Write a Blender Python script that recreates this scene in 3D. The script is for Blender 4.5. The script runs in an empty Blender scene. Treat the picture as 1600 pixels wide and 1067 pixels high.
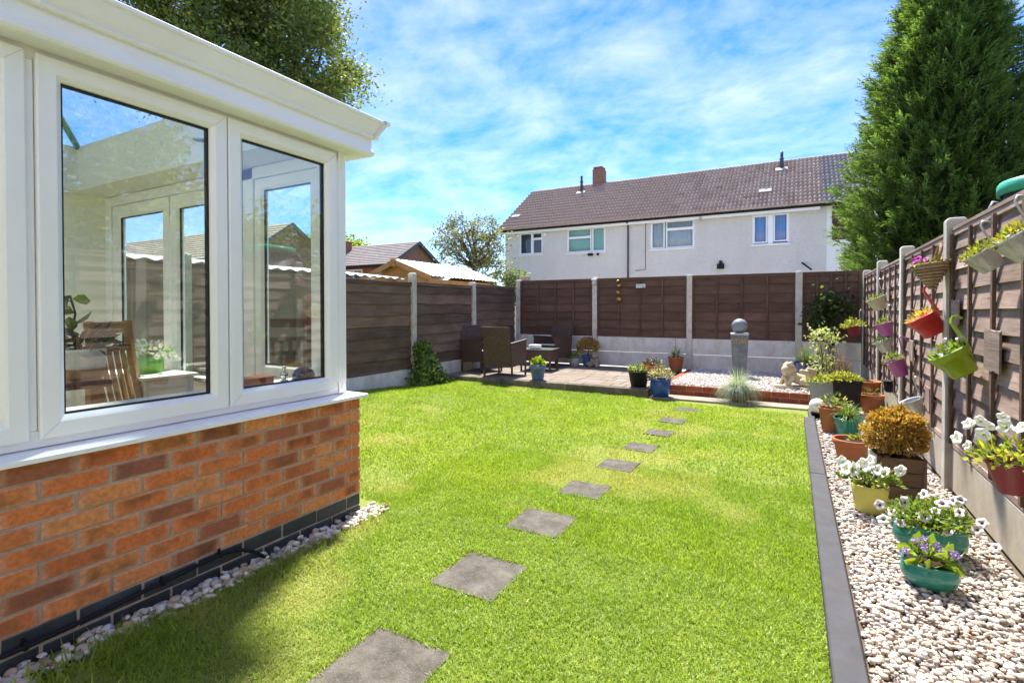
import bpy, bmesh, math, random
import numpy as np
from mathutils import Vector, Matrix, Euler

R = math.radians
rnd = random.Random(7)
NR = np.random.default_rng(11)
scene = bpy.context.scene
COL = scene.collection

# ------------------------------------------------------------------ camera, sky, sun, exposure
SUN_AZ, SUN_EL = R(28), R(60)          # 28 degrees left of the garden axis (+Y)
cam_d = bpy.data.cameras.new("camera")
cam = bpy.data.objects.new("camera", cam_d); COL.objects.link(cam)
cam.location = (0, 0, 1.28)
cam.rotation_euler = (R(90 - 0.8), 0, R(29.0))
cam_d.sensor_width = 36; cam_d.lens = 812 / 1600 * 36
cam_d.shift_y = -38 / 1600
cam_d.clip_start = 0.05; cam_d.clip_end = 1500
scene.camera = cam

w = bpy.data.worlds.new("World"); scene.world = w; w.use_nodes = True
wn = w.node_tree; wn.nodes.clear()
def WN(t): return wn.nodes.new(t)
sky = WN('ShaderNodeTexSky'); sky.sky_type = 'NISHITA'; sky.sun_disc = False
sky.sun_elevation = SUN_EL; sky.sun_rotation = -SUN_AZ
sky.air_density = 0.85; sky.dust_density = 0.0; sky.ozone_density = 4.0
hs = WN('ShaderNodeHueSaturation'); hs.inputs['Hue'].default_value = 0.511; hs.inputs['Saturation'].default_value = 1.36; hs.inputs['Value'].default_value = 1.0
wn.links.new(sky.outputs[0], hs.inputs['Color'])
tc = WN('ShaderNodeTexCoord')
sep = WN('ShaderNodeSeparateXYZ'); wn.links.new(tc.outputs['Generated'], sep.inputs[0])
zc = WN('ShaderNodeMath'); zc.operation = 'MAXIMUM'; zc.inputs[1].default_value = 0.0; wn.links.new(sep.outputs['Z'], zc.inputs[0])
za = WN('ShaderNodeMath'); za.operation = 'ADD'; za.inputs[1].default_value = 0.22; wn.links.new(zc.outputs[0], za.inputs[0])
cb = WN('ShaderNodeCombineXYZ')
for k, ax in enumerate('XY'):
    d = WN('ShaderNodeMath'); d.operation = 'DIVIDE'
    wn.links.new(sep.outputs[ax], d.inputs[0]); wn.links.new(za.outputs[0], d.inputs[1]); wn.links.new(d.outputs[0], cb.inputs[k])
def wnoise(scale, detail, rough, dist, rot, sc):
    mp = WN('ShaderNodeMapping'); mp.inputs['Rotation'].default_value = (0, 0, rot); mp.inputs['Scale'].default_value = sc
    wn.links.new(cb.outputs[0], mp.inputs[0])
    n = WN('ShaderNodeTexNoise'); n.inputs['Scale'].default_value = scale; n.inputs['Detail'].default_value = detail
    n.inputs['Roughness'].default_value = rough; n.inputs['Distortion'].default_value = dist
    wn.links.new(mp.outputs[0], n.inputs['Vector']); return n
n1 = wnoise(2.6, 10, 0.6, 0.3, R(50), (1.0, 1.3, 1)); n2 = wnoise(6.0, 7, 0.65, 0.25, R(60), (1.0, 1.4, 1))
add = WN('ShaderNodeMath'); add.operation = 'MULTIPLY_ADD'; add.inputs[1].default_value = 0.45
wn.links.new(n2.outputs['Fac'], add.inputs[0]); wn.links.new(n1.outputs['Fac'], add.inputs[2])
cr = WN('ShaderNodeValToRGB'); cr.color_ramp.elements[0].position = 0.50; cr.color_ramp.elements[0].color = (0, 0, 0, 1)
cr.color_ramp.elements[1].position = 1.0; cr.color_ramp.elements[1].color = (0.44, 0.44, 0.44, 1)
wn.links.new(add.outputs[0], cr.inputs[0])
tn = WN('ShaderNodeMixRGB'); tn.blend_type = 'MULTIPLY'; tn.inputs['Fac'].default_value = 1.0; tn.inputs['Color2'].default_value = (.90, .92, 1.0, 1); wn.links.new(hs.outputs[0], tn.inputs['Color1'])
mx = WN('ShaderNodeMixRGB'); mx.inputs['Color2'].default_value = (5.4, 5.3, 5.2, 1)
wn.links.new(cr.outputs[0], mx.inputs['Fac']); wn.links.new(tn.outputs[0], mx.inputs['Color1'])
bg = WN('ShaderNodeBackground'); bg.inputs['Strength'].default_value = 0.066
out = WN('ShaderNodeOutputWorld')
wn.links.new(mx.outputs[0], bg.inputs['Color']); wn.links.new(bg.outputs[0], out.inputs['Surface'])

sun_d = bpy.data.lights.new("sun", 'SUN'); sun_d.energy = 2.7; sun_d.angle = R(5.0); sun_d.color = (1.0, 0.95, 0.86)
sun = bpy.data.objects.new("sun", sun_d); COL.objects.link(sun)
sv = Vector((-math.sin(SUN_AZ) * math.cos(SUN_EL), math.cos(SUN_AZ) * math.cos(SUN_EL), math.sin(SUN_EL)))
sun.rotation_euler = (-sv).to_track_quat('-Z', 'Y').to_euler(); sun.location = sv * 60
vs = scene.view_settings
vs.view_transform = 'Standard'; vs.look = 'None'; vs.gamma = 1; vs.exposure = 2.35; vs.use_curve_mapping = False
scene.cycles.use_denoising = True
scene.cycles.max_bounces = 10; scene.cycles.transparent_max_bounces = 16; scene.cycles.caustics_reflective = False; scene.cycles.caustics_refractive = False

# ------------------------------------------------------------------ mesh helpers
class MB:
    def __init__(s): s.v = []; s.f = []; s.sm = []; s.mi = []
    def add(s, vs_, fs, smooth=False, m=0, M=None):
        b = len(s.v)
        for p in vs_:
            p = Vector(p)
            if M is not None: p = M @ p
            s.v.append(tuple(p))
        for f in fs:
            s.f.append(tuple(b + i for i in f)); s.sm.append(smooth); s.mi.append(m)
        return s
    def box(s, c, d, rz=0, M=None, m=0):
        x, y, z = d[0] / 2, d[1] / 2, d[2] / 2
        A = Matrix.Translation(c) @ Matrix.Rotation(rz, 4, 'Z')
        if M is not None: A = M @ A
        return s.add([(-x, -y, -z), (x, -y, -z), (x, y, -z), (-x, y, -z), (-x, -y, z), (x, -y, z), (x, y, z), (-x, y, z)],
                     [(0, 3, 2, 1), (4, 5, 6, 7), (0, 1, 5, 4), (1, 2, 6, 5), (2, 3, 7, 6), (3, 0, 4, 7)], M=A, m=m)
    def bb(s, a, b, m=0):
        return s.box([(a[i] + b[i]) / 2 for i in range(3)], [abs(b[i] - a[i]) for i in range(3)], m=m)
    def tube(s, pts, r, n=8, smooth=True, m=0, cap=True):
        pts = [Vector(p) for p in pts]; k = len(pts)
        rs = r if isinstance(r, (list, tuple)) else [r] * k
        vsx, fs = [], []
        up = Vector((0, 0, 1)); prev = None
        for i, p in enumerate(pts):
            t = (pts[min(i + 1, k - 1)] - pts[max(i - 1, 0)]).normalized()
            if prev is None:
                a = t.cross(up)
                if a.length < .05: a = t.cross(Vector((1, 0, 0)))
            else: a = prev - t * prev.dot(t)
            a.normalize(); prev = a; b2 = t.cross(a)
            for j in range(n):
                an = 2 * math.pi * j / n
                vsx.append(p + (a * math.cos(an) + b2 * math.sin(an)) * rs[i])
        for i in range(k - 1):
            for j in range(n):
                fs.append((i * n + j, i * n + (j + 1) % n, (i + 1) * n + (j + 1) % n, (i + 1) * n + j))
        if cap: fs.append(tuple(range(n - 1, -1, -1))); fs.append(tuple((k - 1) * n + j for j in range(n)))
        return s.add(vsx, fs, smooth, m)
    def lathe(s, prof, n=24, M=None, sx=1, sy=1, smooth=True, m=0, square=0):
        vsx, fs = [], []
        for (r, z) in prof:
            for j in range(n):
                an = 2 * math.pi * (j + .5) / n
                q = 1.0
                if square:
                    q = 1 / max(abs(math.cos(an)), abs(math.sin(an))); q = 1 + (q - 1) * square
                vsx.append((r * q * sx * math.cos(an), r * q * sy * math.sin(an), z))
        for i in range(len(prof) - 1):
            for j in range(n):
                fs.append((i * n + j, i * n + (j + 1) % n, (i + 1) * n + (j + 1) % n, (i + 1) * n + j))
        return s.add(vsx, fs, smooth, m, M)
    def ball(s, c, r, sub=2, M=None, smooth=True, m=0, jit=0):
        bm = bmesh.new(); bmesh.ops.create_icosphere(bm, subdivisions=sub, radius=1)
        r3 = r if isinstance(r, (tuple, list)) else (r, r, r)
        vv = []
        for v in bm.verts:
            k = 1 + (rnd.random() - .5) * jit
            vv.append((c[0] + v.co.x * r3[0] * k, c[1] + v.co.y * r3[1] * k, c[2] + v.co.z * r3[2] * k))
        ff = [tuple(v.index for v in f.verts) for f in bm.faces]; bm.free()
        return s.add(vv, ff, smooth, m, M)
    def ring(s, rect, prof, mp, m=0):
        """mitred frame: rect (u0,u1,v0,v1); prof list of (inset, n); mp(u,v,n)->world"""
        u0, u1, v0, v1 = rect; k = len(prof); vsx, fs = [], []
        for (i, n) in prof:
            for (u, v) in ((u0 + i, v0 + i), (u1 - i, v0 + i), (u1 - i, v1 - i), (u0 + i, v1 - i)): vsx.append(mp(u, v, n))
        for a in range(k - 1):
            for j in range(4):
                fs.append((a * 4 + j, a * 4 + (j + 1) % 4, (a + 1) * 4 + (j + 1) % 4, (a + 1) * 4 + j))
        return s.add(vsx, fs, False, m)
    def sweep(s, path, m=0, smooth=False, closed=False):
        """path: list of stations, each an equally long list of points"""
        k = len(path[0]); vsx = [p for st in path for p in st]; fs = []
        for a in range(len(path) - 1):
            for j in range(k if closed else k - 1):
                fs.append((a * k + j, a * k + (j + 1) % k, (a + 1) * k + (j + 1) % k, (a + 1) * k + j))
        return s.add(vsx, fs, smooth, m)
    def mesh(s, name, bevel=0, mats=(), fix=True):
        me = bpy.data.meshes.new(name); me.from_pydata(s.v, [], s.f)
        me.polygons.foreach_set('use_smooth', s.sm); me.polygons.foreach_set('material_index', s.mi)
        if bevel or fix:
            bm = bmesh.new(); bm.from_mesh(me)
            if bevel: bmesh.ops.bevel(bm, geom=bm.edges[:], offset=bevel, segments=1, affect='EDGES', clamp_overlap=True)
            bmesh.ops.recalc_face_normals(bm, faces=bm.faces[:])
            bm.to_mesh(me); bm.free()
        for m in mats: me.materials.append(m)
        me.update(); return me
    def build(s, name, mat, parent=None, loc=None, rot=None, bevel=0, world=True, fix=True):
        """coordinates are world ones when world is set: they are shifted to the parent's origin"""
        if parent is not None and world and loc is None:
            o = ORG.get(parent.name)
            if o is not None: s.v = [(a - o[0], b - o[1], c - o[2]) for a, b, c in s.v]
        mats = mat if isinstance(mat, (list, tuple)) else [mat]
        ob = bpy.data.objects.new(name, s.mesh(name, bevel, mats, fix)); COL.objects.link(ob)
        if parent is not None:
            ob.parent = parent
            if parent.name in ORG: ORG[ob.name] = ORG[parent.name]
        if loc is not None: ob.location = loc
        if rot is not None: ob.rotation_euler = rot
        return ob
ORG = {}
def tag(o, label=None, cat=None, group=None, kind=None):
    if label: o['label'] = label
    if cat: o['category'] = cat
    if group: o['group'] = group
    if kind: o['kind'] = kind
    return o
def thing(name, label, cat, loc=(0, 0, 0), rz=0, group=None, rot=None):
    o = bpy.data.objects.new(name, None); COL.objects.link(o); o.empty_display_size = .1
    o.location = loc; o.rotation_euler = rot if rot else (0, 0, rz)
    if not rz and not rot: ORG[o.name] = Vector(loc)
    return tag(o, label, cat, group)
def piece(name, me, parent, loc, rot=(0, 0, 0), scale=None, world=False):
    o = bpy.data.objects.new(name, me); COL.objects.link(o); o.parent = parent
    loc = Vector(loc)
    if world: loc = loc - ORG[parent.name]
    o.location = loc; o.rotation_euler = rot
    if scale: o.scale = scale
    return o
def np_mesh(name, V, F, mat, parent=None, cols=None, smooth=False, org=None, loops=None):
    """V (n,3); F (m,k) all faces of k corners"""
    if org is not None: V = V - np.array(org)[None]
    me = bpy.data.meshes.new(name); k = F.shape[1]
    me.vertices.add(len(V)); me.vertices.foreach_set('co', V.astype(np.float32).ravel())
    me.loops.add(F.size); me.loops.foreach_set('vertex_index', F.astype(np.int32).ravel())
    me.polygons.add(len(F)); me.polygons.foreach_set('loop_start', np.arange(0, F.size, k, dtype=np.int32))
    try: me.polygons.foreach_set('loop_total', np.full(len(F), k, dtype=np.int32))
    except Exception: pass
    me.polygons.foreach_set('use_smooth', np.full(len(F), smooth, dtype=bool))
    if cols is not None:
        at = me.color_attributes.new('tint', 'FLOAT_COLOR', 'POINT')
        c4 = np.ones((len(V), 4), np.float32); c4[:, :3] = cols
        at.data.foreach_set('color', c4.ravel())
    me.materials.append(mat); me.update(calc_edges=True); me.validate()
    o = bpy.data.objects.new(name, me); COL.objects.link(o)
    if parent is not None:
        o.parent = parent
    return o
def unit(a): return a / np.maximum(np.linalg.norm(a, axis=1, keepdims=True), 1e-6)
def leaves(name, P, D, L, Wd, cols, mat, parent=None, org=None, hexa=False):
    n = len(P); D = unit(D); L = np.broadcast_to(L, (n,))[:, None]; Wd = np.broadcast_to(Wd, (n,))[:, None]
    S = unit(np.cross(D, NR.normal(size=(n, 3)))); N = np.cross(S, D)
    if hexa:
        V = np.stack([P, P + D * L * .3 + S * Wd * .42 + N * L * .03, P + D * L * .65 + S * Wd * .5 - N * L * .02, P + D * L - N * L * .18,
                      P + D * L * .65 - S * Wd * .5 - N * L * .02, P + D * L * .3 - S * Wd * .42 + N * L * .03], 1).reshape(-1, 3)
        b = np.arange(n)[:, None] * 6
        F = np.concatenate([b + np.array([[0, 1, 2, 5]]), b + np.array([[5, 2, 3, 4]])]); k = 6
    else:
        V = np.stack([P, P + D * L * .45 + S * Wd * .5 + N * L * .06, P + D * L, P + D * L * .45 - S * Wd * .5 + N * L * .06], 1).reshape(-1, 3)
        b = np.arange(n)[:, None] * 4; F = b + np.array([[0, 1, 2, 3]]); k = 4
    return np_mesh(name, V, F, mat, parent, np.repeat(cols, k, axis=0), False, org)
def tints(n, base, var=.25, alt=None, p=.2):
    c = np.array(base)[None] * (1 + NR.normal(size=(n, 1)) * var).clip(.45, 1.7)
    c = c * (1 + NR.normal(size=(n, 3)) * .06)
    if alt is not None:
        k = NR.random(n) < p; c[k] = np.array(alt)[None] * (1 + NR.normal(size=(k.sum(), 1)) * .2).clip(.5, 1.5)
    return c.clip(.002, 1)

# ------------------------------------------------------------------ materials
class Mt:
    def __init__(s, name, rough=.6, spec=.4):
        s.m = bpy.data.materials.new(name); s.m.use_nodes = True; s.t = s.m.node_tree
        s.b = s.t.nodes['Principled BSDF']; s.b.inputs['Roughness'].default_value = rough; s.b.inputs['Specular IOR Level'].default_value = spec
        s.o = s.t.nodes['Material Output']; s._tc = None
    def n(s, t): return s.t.nodes.new(t)
    def l(s, a, b): s.t.links.new(a, b)
    def co(s, sc=(1, 1, 1), which='Object', rot=(0, 0, 0), rand=0):
        if not s._tc: s._tc = s.n('ShaderNodeTexCoord')
        mp = s.n('ShaderNodeMapping'); mp.inputs['Scale'].default_value = sc; mp.inputs['Rotation'].default_value = rot
        s.l(s._tc.outputs[which], mp.inputs[0])
        if rand:
            oi = s.n('ShaderNodeObjectInfo'); ml = s.n('ShaderNodeMath'); ml.operation = 'MULTIPLY'; ml.inputs[1].default_value = rand
            s.l(oi.outputs['Random'], ml.inputs[0]); s.l(ml.outputs[0], mp.inputs['Location'])
        return mp.outputs[0]
    def noise(s, scale=5, det=4, rough=.55, vec=None, dist=0):
        x = s.n('ShaderNodeTexNoise'); x.inputs['Scale'].default_value = scale; x.inputs['Detail'].default_value = det
        x.inputs['Roughness'].default_value = rough; x.inputs['Distortion'].default_value = dist
        s.l(vec if vec else s.co(), x.inputs['Vector']); return x.outputs['Fac']
    def vor(s, scale, vec=None, feat='F1', out='Distance'):
        x = s.n('ShaderNodeTexVoronoi'); x.feature = feat; x.inputs['Scale'].default_value = scale
        s.l(vec if vec else s.co(), x.inputs['Vector']); return x.outputs[out]
    def ramp(s, fac, stops):
        r = s.n('ShaderNodeValToRGB'); e = r.color_ramp.elements
        while len(e) < len(stops): e.new(.5)
        for k, (p, c) in enumerate(stops):
            e[k].position = p; e[k].color = (*c, 1) if not isinstance(c, (int, float)) else (c, c, c, 1)
        s.l(fac, r.inputs[0]); return r.outputs[0]
    def mix(s, fac, a, b, mode='MIX'):
        x = s.n('ShaderNodeMixRGB'); x.blend_type = mode
        for i, v in ((0, fac), (1, a), (2, b)):
            if isinstance(v, (int, float)): x.inputs[i].default_value = v if i == 0 else (v, v, v, 1)
            elif isinstance(v, tuple): x.inputs[i].default_value = (*v, 1)
            else: s.l(v, x.inputs[i])
        return x.outputs[0]
    def rand(s): return s.n('ShaderNodeObjectInfo').outputs['Random']
    def attr(s, name='tint'):
        a = s.n('ShaderNodeAttribute'); a.attribute_name = name; return a.outputs['Color']
    def col(s, c):
        if isinstance(c, tuple): s.b.inputs['Base Color'].default_value = (*c, 1)
        else: s.l(c, s.b.inputs['Base Color'])
        return s
    def bump(s, h, strength=.3, dist=.01):
        b = s.n('ShaderNodeBump'); b.inputs['Strength'].default_value = strength; b.inputs['Distance'].default_value = dist
        s.l(h, b.inputs['Height']); s.l(b.outputs[0], s.b.inputs['Normal']); return s
    def translucent(s, colsock, fac):
        tr = s.n('ShaderNodeBsdfTranslucent'); s.l(colsock, tr.inputs[0])
        ms = s.n('ShaderNodeMixShader'); ms.inputs[0].default_value = fac
        s.l(s.b.outputs[0], ms.inputs[1]); s.l(tr.outputs[0], ms.inputs[2]); s.l(ms.outputs[0], s.o.inputs['Surface']); return s

def m_plain(name, c, rough=.5, spec=.4, var=.12, scale=8, bump=.05, metal=0, grime=None):
    t = Mt(name, rough, spec)
    f = t.noise(scale, 5, .6)
    cc = t.mix(f, tuple(x * (1 - var) for x in c), tuple(min(1, x * (1 + var)) for x in c))
    if grime:
        g = t.ramp(t.noise(scale * .35, 6, .7, t.co((1, 1, .6))), [(.45, 0.0), (.75, 1.0)])
        cc = t.mix(t.mix(g, 0.0, .7), cc, grime)
    t.col(cc)
    if bump: t.bump(t.noise(scale * 12, 4), bump, .004)
    t.b.inputs['Metallic'].default_value = metal
    return t.m
def m_wood(name, c1, c2, rough=.75, rand=.35, knots=True, sc=1.0, pale=None):
    t = Mt(name, rough, .25)
    v = t.co((1.2 * sc, 22 * sc, 22 * sc), rand=37.0)
    g = t.noise(3.0, 6, .65, v, .6)
    v2 = t.co((.9, 3, 3), rand=19.0); blot = t.noise(2.2, 4, .6, v2)
    c = t.mix(t.ramp(g, [(.3, 0.), (.7, 1.)]), c1, c2)
    c = t.mix(t.ramp(blot, [(.35, 0.), (.75, .75)]), c, tuple(x * .55 for x in c1))
    if pale:
        c = t.mix(t.ramp(t.noise(1.3, 5, .7, t.co((.8, 5, 5), rand=53.0)), [(.5, 0.), (.78, .8)]), c, pale)
    r = t.ramp(t.rand(), [(0, 1 - rand), (1, 1 + rand)])
    c = t.mix(1.0, c, r, 'MULTIPLY')
    if knots:
        k = t.vor(1.0, t.co((1.6, 7, 7), rand=11.0)); c = t.mix(t.ramp(k, [(.0, .8), (.09, 0.)]), c, tuple(x * .3 for x in c1))
    t.col(c).bump(g, .45, .006); return t.m
def m_leaf(name, trans=.4, rough=.5, gain=1.0):
    t = Mt(name, rough, .35); a = t.attr()
    if gain != 1: a = t.mix(1.0, a, gain, 'MULTIPLY')
    t.col(a); t.translucent(t.mix(1.0, a, (1.25, 1.2, .55), 'MULTIPLY'), trans); return t.m
def m_glass(name, tint=(.95, .985, .96), ior=2.05):
    t = Mt(name); nt = t.t
    tr = t.n('ShaderNodeBsdfTransparent'); tr.inputs[0].default_value = (*tint, 1)
    gl = t.n('ShaderNodeBsdfGlossy'); gl.inputs['Roughness'].default_value = 0.005
    lw = t.n('ShaderNodeLayerWeight'); lw.inputs['Blend'].default_value = .5        # thin pane: Schlick reflectance, same from both sides
    pw = t.n('ShaderNodeMath'); pw.operation = 'POWER'; pw.inputs[1].default_value = 5; t.l(lw.outputs['Facing'], pw.inputs[0])
    r0 = ((ior - 1) / (ior + 1)) ** 2; fr = t.n('ShaderNodeMath'); fr.operation = 'MULTIPLY_ADD'; fr.inputs[1].default_value = 1 - r0; fr.inputs[2].default_value = r0; t.l(pw.outputs[0], fr.inputs[0])
    bp = t.n('ShaderNodeBump'); bp.inputs['Strength'].default_value = .003; bp.inputs['Distance'].default_value = .1
    t.l(t.noise(2.5, 2, .5), bp.inputs['Height']); t.l(bp.outputs[0], gl.inputs['Normal'])
    ms = t.n('ShaderNodeMixShader'); t.l(fr.outputs[0], ms.inputs[0]); t.l(tr.outputs[0], ms.inputs[1]); t.l(gl.outputs[0], ms.inputs[2])
    t.l(ms.outputs[0], t.o.inputs['Surface']); return t.m

def _brick():
    t = Mt('orange_brick', .85, .2)
    g = t.co((1, 1, 1), 'Generated'); ob = t.co((1, 1, 1), rand=23.0)
    base = t.ramp(t.rand(), [(0, (.78, .26, .09)), (.3, (.70, .19, .065)), (.55, (.78, .31, .12)), (.75, (.60, .17, .065)), (.92, (.46, .15, .075)), (1, (.34, .13, .085))])
    sp = t.n('ShaderNodeSeparateXYZ'); t.l(g, sp.inputs[0])
    def edge(sock):
        a = t.n('ShaderNodeMath'); a.operation = 'SUBTRACT'; a.inputs[1].default_value = .5; t.l(sock, a.inputs[0])
        b = t.n('ShaderNodeMath'); b.operation = 'ABSOLUTE'; t.l(a.outputs[0], b.inputs[0]); return b.outputs[0]
    mxn = t.n('ShaderNodeMath'); mxn.operation = 'MAXIMUM'
    t.l(edge(sp.outputs['X']), mxn.inputs[0]); t.l(edge(sp.outputs['Z']), mxn.inputs[1])
    nz = t.noise(14, 4, .6, ob)
    ad = t.n('ShaderNodeMath'); ad.operation = 'MULTIPLY_ADD'; ad.inputs[1].default_value = .18; t.l(nz, ad.inputs[0]); t.l(mxn.outputs[0], ad.inputs[2])
    rim = t.ramp(ad.outputs[0], [(.47, 0.), (.58, .55)])
    c = t.mix(rim, base, (.70, .42, .29))
    smoke = t.ramp(t.noise(5.5, 3, .5, ob), [(.50, 0.), (.72, .85)])
    inner = t.ramp(mxn.outputs[0], [(.28, 1.), (.44, 0.)])
    c = t.mix(t.mix(1.0, smoke, inner, 'MULTIPLY'), c, (.10, .06, .04))
    c = t.mix(t.ramp(t.noise(60, 3, .6, ob), [(.35, .35), (.6, 0.)]), c, (.2, .06, .02))
    t.col(c).bump(t.noise(70, 5, .65, ob), .35, .004); return t.m
M_brick = _brick()
def _m(name, stops, scale, rough, bstr=.3, spec=.3, bscale=60, rnd_=True, det=6):
    t = Mt(name, rough, spec); v = t.co((1, 1, 1), rand=31.0 if rnd_ else 0)
    c = t.ramp(t.noise(scale, det, .65, v), stops)
    if rnd_: c = t.mix(1.0, c, t.ramp(t.rand(), [(0, .8), (1, 1.15)]), 'MULTIPLY')
    t.col(c).bump(t.noise(bscale, 6, .7, v), bstr, .005); return t.m
M_bluebrick = _m('blue_brick', [(.3, (.022, .027, .032)), (.7, (.055, .062, .07))], 9, .5, .15, .45)
M_mortar = _m('mortar', [(.3, (.38, .30, .245)), (.7, (.50, .41, .345))], 25, .95, .6, .1, rnd_=False)
M_redbrick = _m('red_brick', [(.3, (.26, .06, .03)), (.7, (.38, .11, .05))], 12, .85, .3, .2)
M_farbrick = None
M_concrete = _m('concrete', [(.25, (.27, .25, .21)), (.5, (.42, .40, .36)), (.75, (.50, .48, .44))], 5, .9, .35, .2)
def _stained(nm='stained_concrete', g=1.0):
    t = Mt(nm, .9, .2); v = t.co((1, 1, 1), rand=31.0)
    c = t.ramp(t.noise(4, 6, .65, v), [(.25, (.58, .55, .49)), (.6, (.75, .72, .67)), (.8, (.80, .78, .74))])
    st = t.ramp(t.noise(5, 6, .7, t.co((1.0, 1, .5), rand=7.0)), [(.45, 0.), (.75, .6)])
    c = t.mix(st, c, (.42, .35, .25))
    if g != 1: c = t.mix(1.0, c, (g, g * .93, g * .80), 'MULTIPLY')
    t.col(c).bump(t.noise(45, 5, .7, v), .3, .005); return t.m
M_gravelboard = _stained()
M_post = _m('post_concrete', [(.3, (.42, .39, .32)), (.6, (.58, .55, .48)), (.8, (.65, .62, .56))], 7, .9, .5, .2)
M_kerb = _m('grey_edging', [(.25, (.045, .045, .049)), (.7, (.072, .072, .078))], 10, .75, .25, .3)
M_mosskerb = _m('mossy_kerb', [(.25, (.07, .065, .035)), (.5, (.16, .14, .10)), (.75, (.26, .24, .19))], 7, .95, .4, .15)
def _slab():
    t = Mt('stepping_slab', .95, .15); v = t.co((1, 1, 1), rand=31.0)
    c = t.ramp(t.noise(9, 7, .7, v), [(.28, (.045, .040, .032)), (.5, (.098, .088, .073)), (.75, (.165, .15, .128))])
    sp_ = t.ramp(t.vor(90, v), [(.1, .5), (.35, 0.)]); c = t.mix(sp_, c, (.20, .18, .16))
    t.col(c).bump(t.vor(110, v), .5, .005); return t.m
M_slab = _slab()
def _paver():
    t = Mt('patio_paver', .9, .2); v = t.co((1, 1, 1), rand=31.0)
    b = t.ramp(t.rand(), [(0, (.21, .158, .118)), (.3, (.245, .20, .16)), (.55, (.19, .14, .108)), (.8, (.255, .22, .18)), (1, (.18, .155, .13))])
    c = t.mix(t.ramp(t.noise(5, 6, .65, v), [(.35, 0.), (.75, .6)]), b, (.16, .135, .105)); t.col(c).bump(t.noise(25, 5, .6, v), .3, .006); return t.m
M_paver = _paver()
M_upvc = m_plain('white_upvc', (.91, .91, .90), .28, .5, .015, 3, 0, 0, (.78, .77, .72))
M_cream = m_plain('cream_plaster', (.84, .82, .70), .8, .2, .03, 2, .03)
M_gasket = m_plain('black_gasket', (.012, .012, .012), .6)
M_black = m_plain('black_plastic', (.012, .012, .0125), .55, .2)
M_glass = m_glass('window_glass')
M_hglass = m_glass('house_glass', (.85, .92, .92), 1.6)
M_backwood = m_wood('painted_brown_boards', (.118, .067, .046), (.160, .094, .068), .8, .16, False)
M_leftwood = m_wood('waney_brown_boards', (.145, .088, .060), (.25, .162, .118), .8, .3, True)
M_rightwood = m_wood('weathered_brown_boards', (.23, .155, .12), (.40, .29, .24), .8, .28, True, pale=(.52, .43, .38))
M_batten = m_wood('dark_batten', (.12, .07, .048), (.21, .135, .10), .8, .2, False)
M_plaque = m_wood('rough_plaque', (.21, .15, .118), (.37, .285, .235), .85, .2, True)
M_soil = m_plain('potting_soil', (.035, .022, .014), .95, .1, .4, 30, .5)
M_leaf = m_leaf('foliage', .42)
M_conif = m_leaf('conifer_foliage', .42, .6)
M_grass = m_leaf('grass_blades', .5, .45)
M_petal = m_leaf('petals', .12, .7)
M_bark = _m('bark', [(.3, (.05, .04, .03)), (.7, (.13, .105, .08))], 12, .95, .8, .1)
def _rattan():
    t = Mt('brown_rattan', .55, .4)
    ck = t.n('ShaderNodeTexBrick'); ck.inputs['Scale'].default_value = 1.0
    for k, v in (('Mortar Size', .0022), ('Brick Width', .03), ('Row Height', .009)): ck.inputs[k].default_value = v
    ck.inputs['Color1'].default_value = (.24, .15, .118, 1); ck.inputs['Color2'].default_value = (.145, .09, .07, 1); ck.inputs['Mortar'].default_value = (.012, .008, .006, 1)
    g = t.n('ShaderNodeSeparateXYZ'); t.l(t.co(), g.inputs[0])
    a = t.n('ShaderNodeMath'); a.operation = 'ADD'; t.l(g.outputs['X'], a.inputs[0]); t.l(g.outputs['Y'], a.inputs[1])
    cb_ = t.n('ShaderNodeCombineXYZ'); t.l(a.outputs[0], cb_.inputs[0]); t.l(g.outputs['Z'], cb_.inputs[1]); t.l(cb_.outputs[0], ck.inputs['Vector'])
    t.col(ck.outputs['Color']).bump(ck.outputs['Fac'], -.6, .004); return t.m
M_rattan = _rattan()
M_oak = m_wood('oak_wood', (.33, .16, .05), (.46, .25, .09), .4, .1, False)
def glaze(name, c, rough=.15, grime=None): return m_plain(name, c, rough, .5, .18, 10, .04, 0, grime)
M_terra = m_plain('terracotta', (.42, .135, .05), .7, .3, .15, 7, .08, 0, (.40, .22, .13))
M_teal = glaze('teal_glaze', (.018, .19, .15), .18, (.06, .28, .22))
M_blueg = glaze('blue_glaze', (.015, .06, .27), .15, (.03, .10, .33))
M_navy = glaze('navy_glaze', (.012, .02, .12), .15)
M_bluep = m_plain('blue_plastic', (.10, .16, .36), .45)
M_yelp = m_plain('yellow_pot', (.62, .55, .12), .5, .4, .06)
M_redp = m_plain('red_plastic', (.50, .025, .02), .3, .5, .06)
M_greenp = m_plain('lime_plastic', (.24, .36, .012), .3, .5, .06)
M_purple = m_plain('purple_metal', (.36, .10, .34), .35, .5, .06)
M_creamp = m_plain('cream_metal', (.55, .53, .40), .4)
M_maroon = m_plain('maroon_metal', (.20, .025, .035), .4)
def _zinc():
    t = Mt('zinc', .45, .5); v = t.co((14, 14, 3))
    c = t.ramp(t.noise(3, 5, .7, v), [(.3, (.30, .32, .31)), (.55, (.50, .53, .51)), (.75, (.62, .65, .63))]); t.col(c); t.b.inputs['Metallic'].default_value = .25; return t.m
M_zinc = _zinc()
M_handle = m_plain('handle_wire', (.50, .50, .49), .35, .5, .1, 9, 0, .6)
M_stone = _m('grey_stone', [(.3, (.09, .105, .12)), (.7, (.17, .19, .21))], 14, .7, .4, .3)
M_sand = _m('sandstone', [(.25, (.30, .24, .15)), (.6, (.50, .42, .28)), (.8, (.58, .50, .36))], 16, .9, .5, .2)
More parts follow.
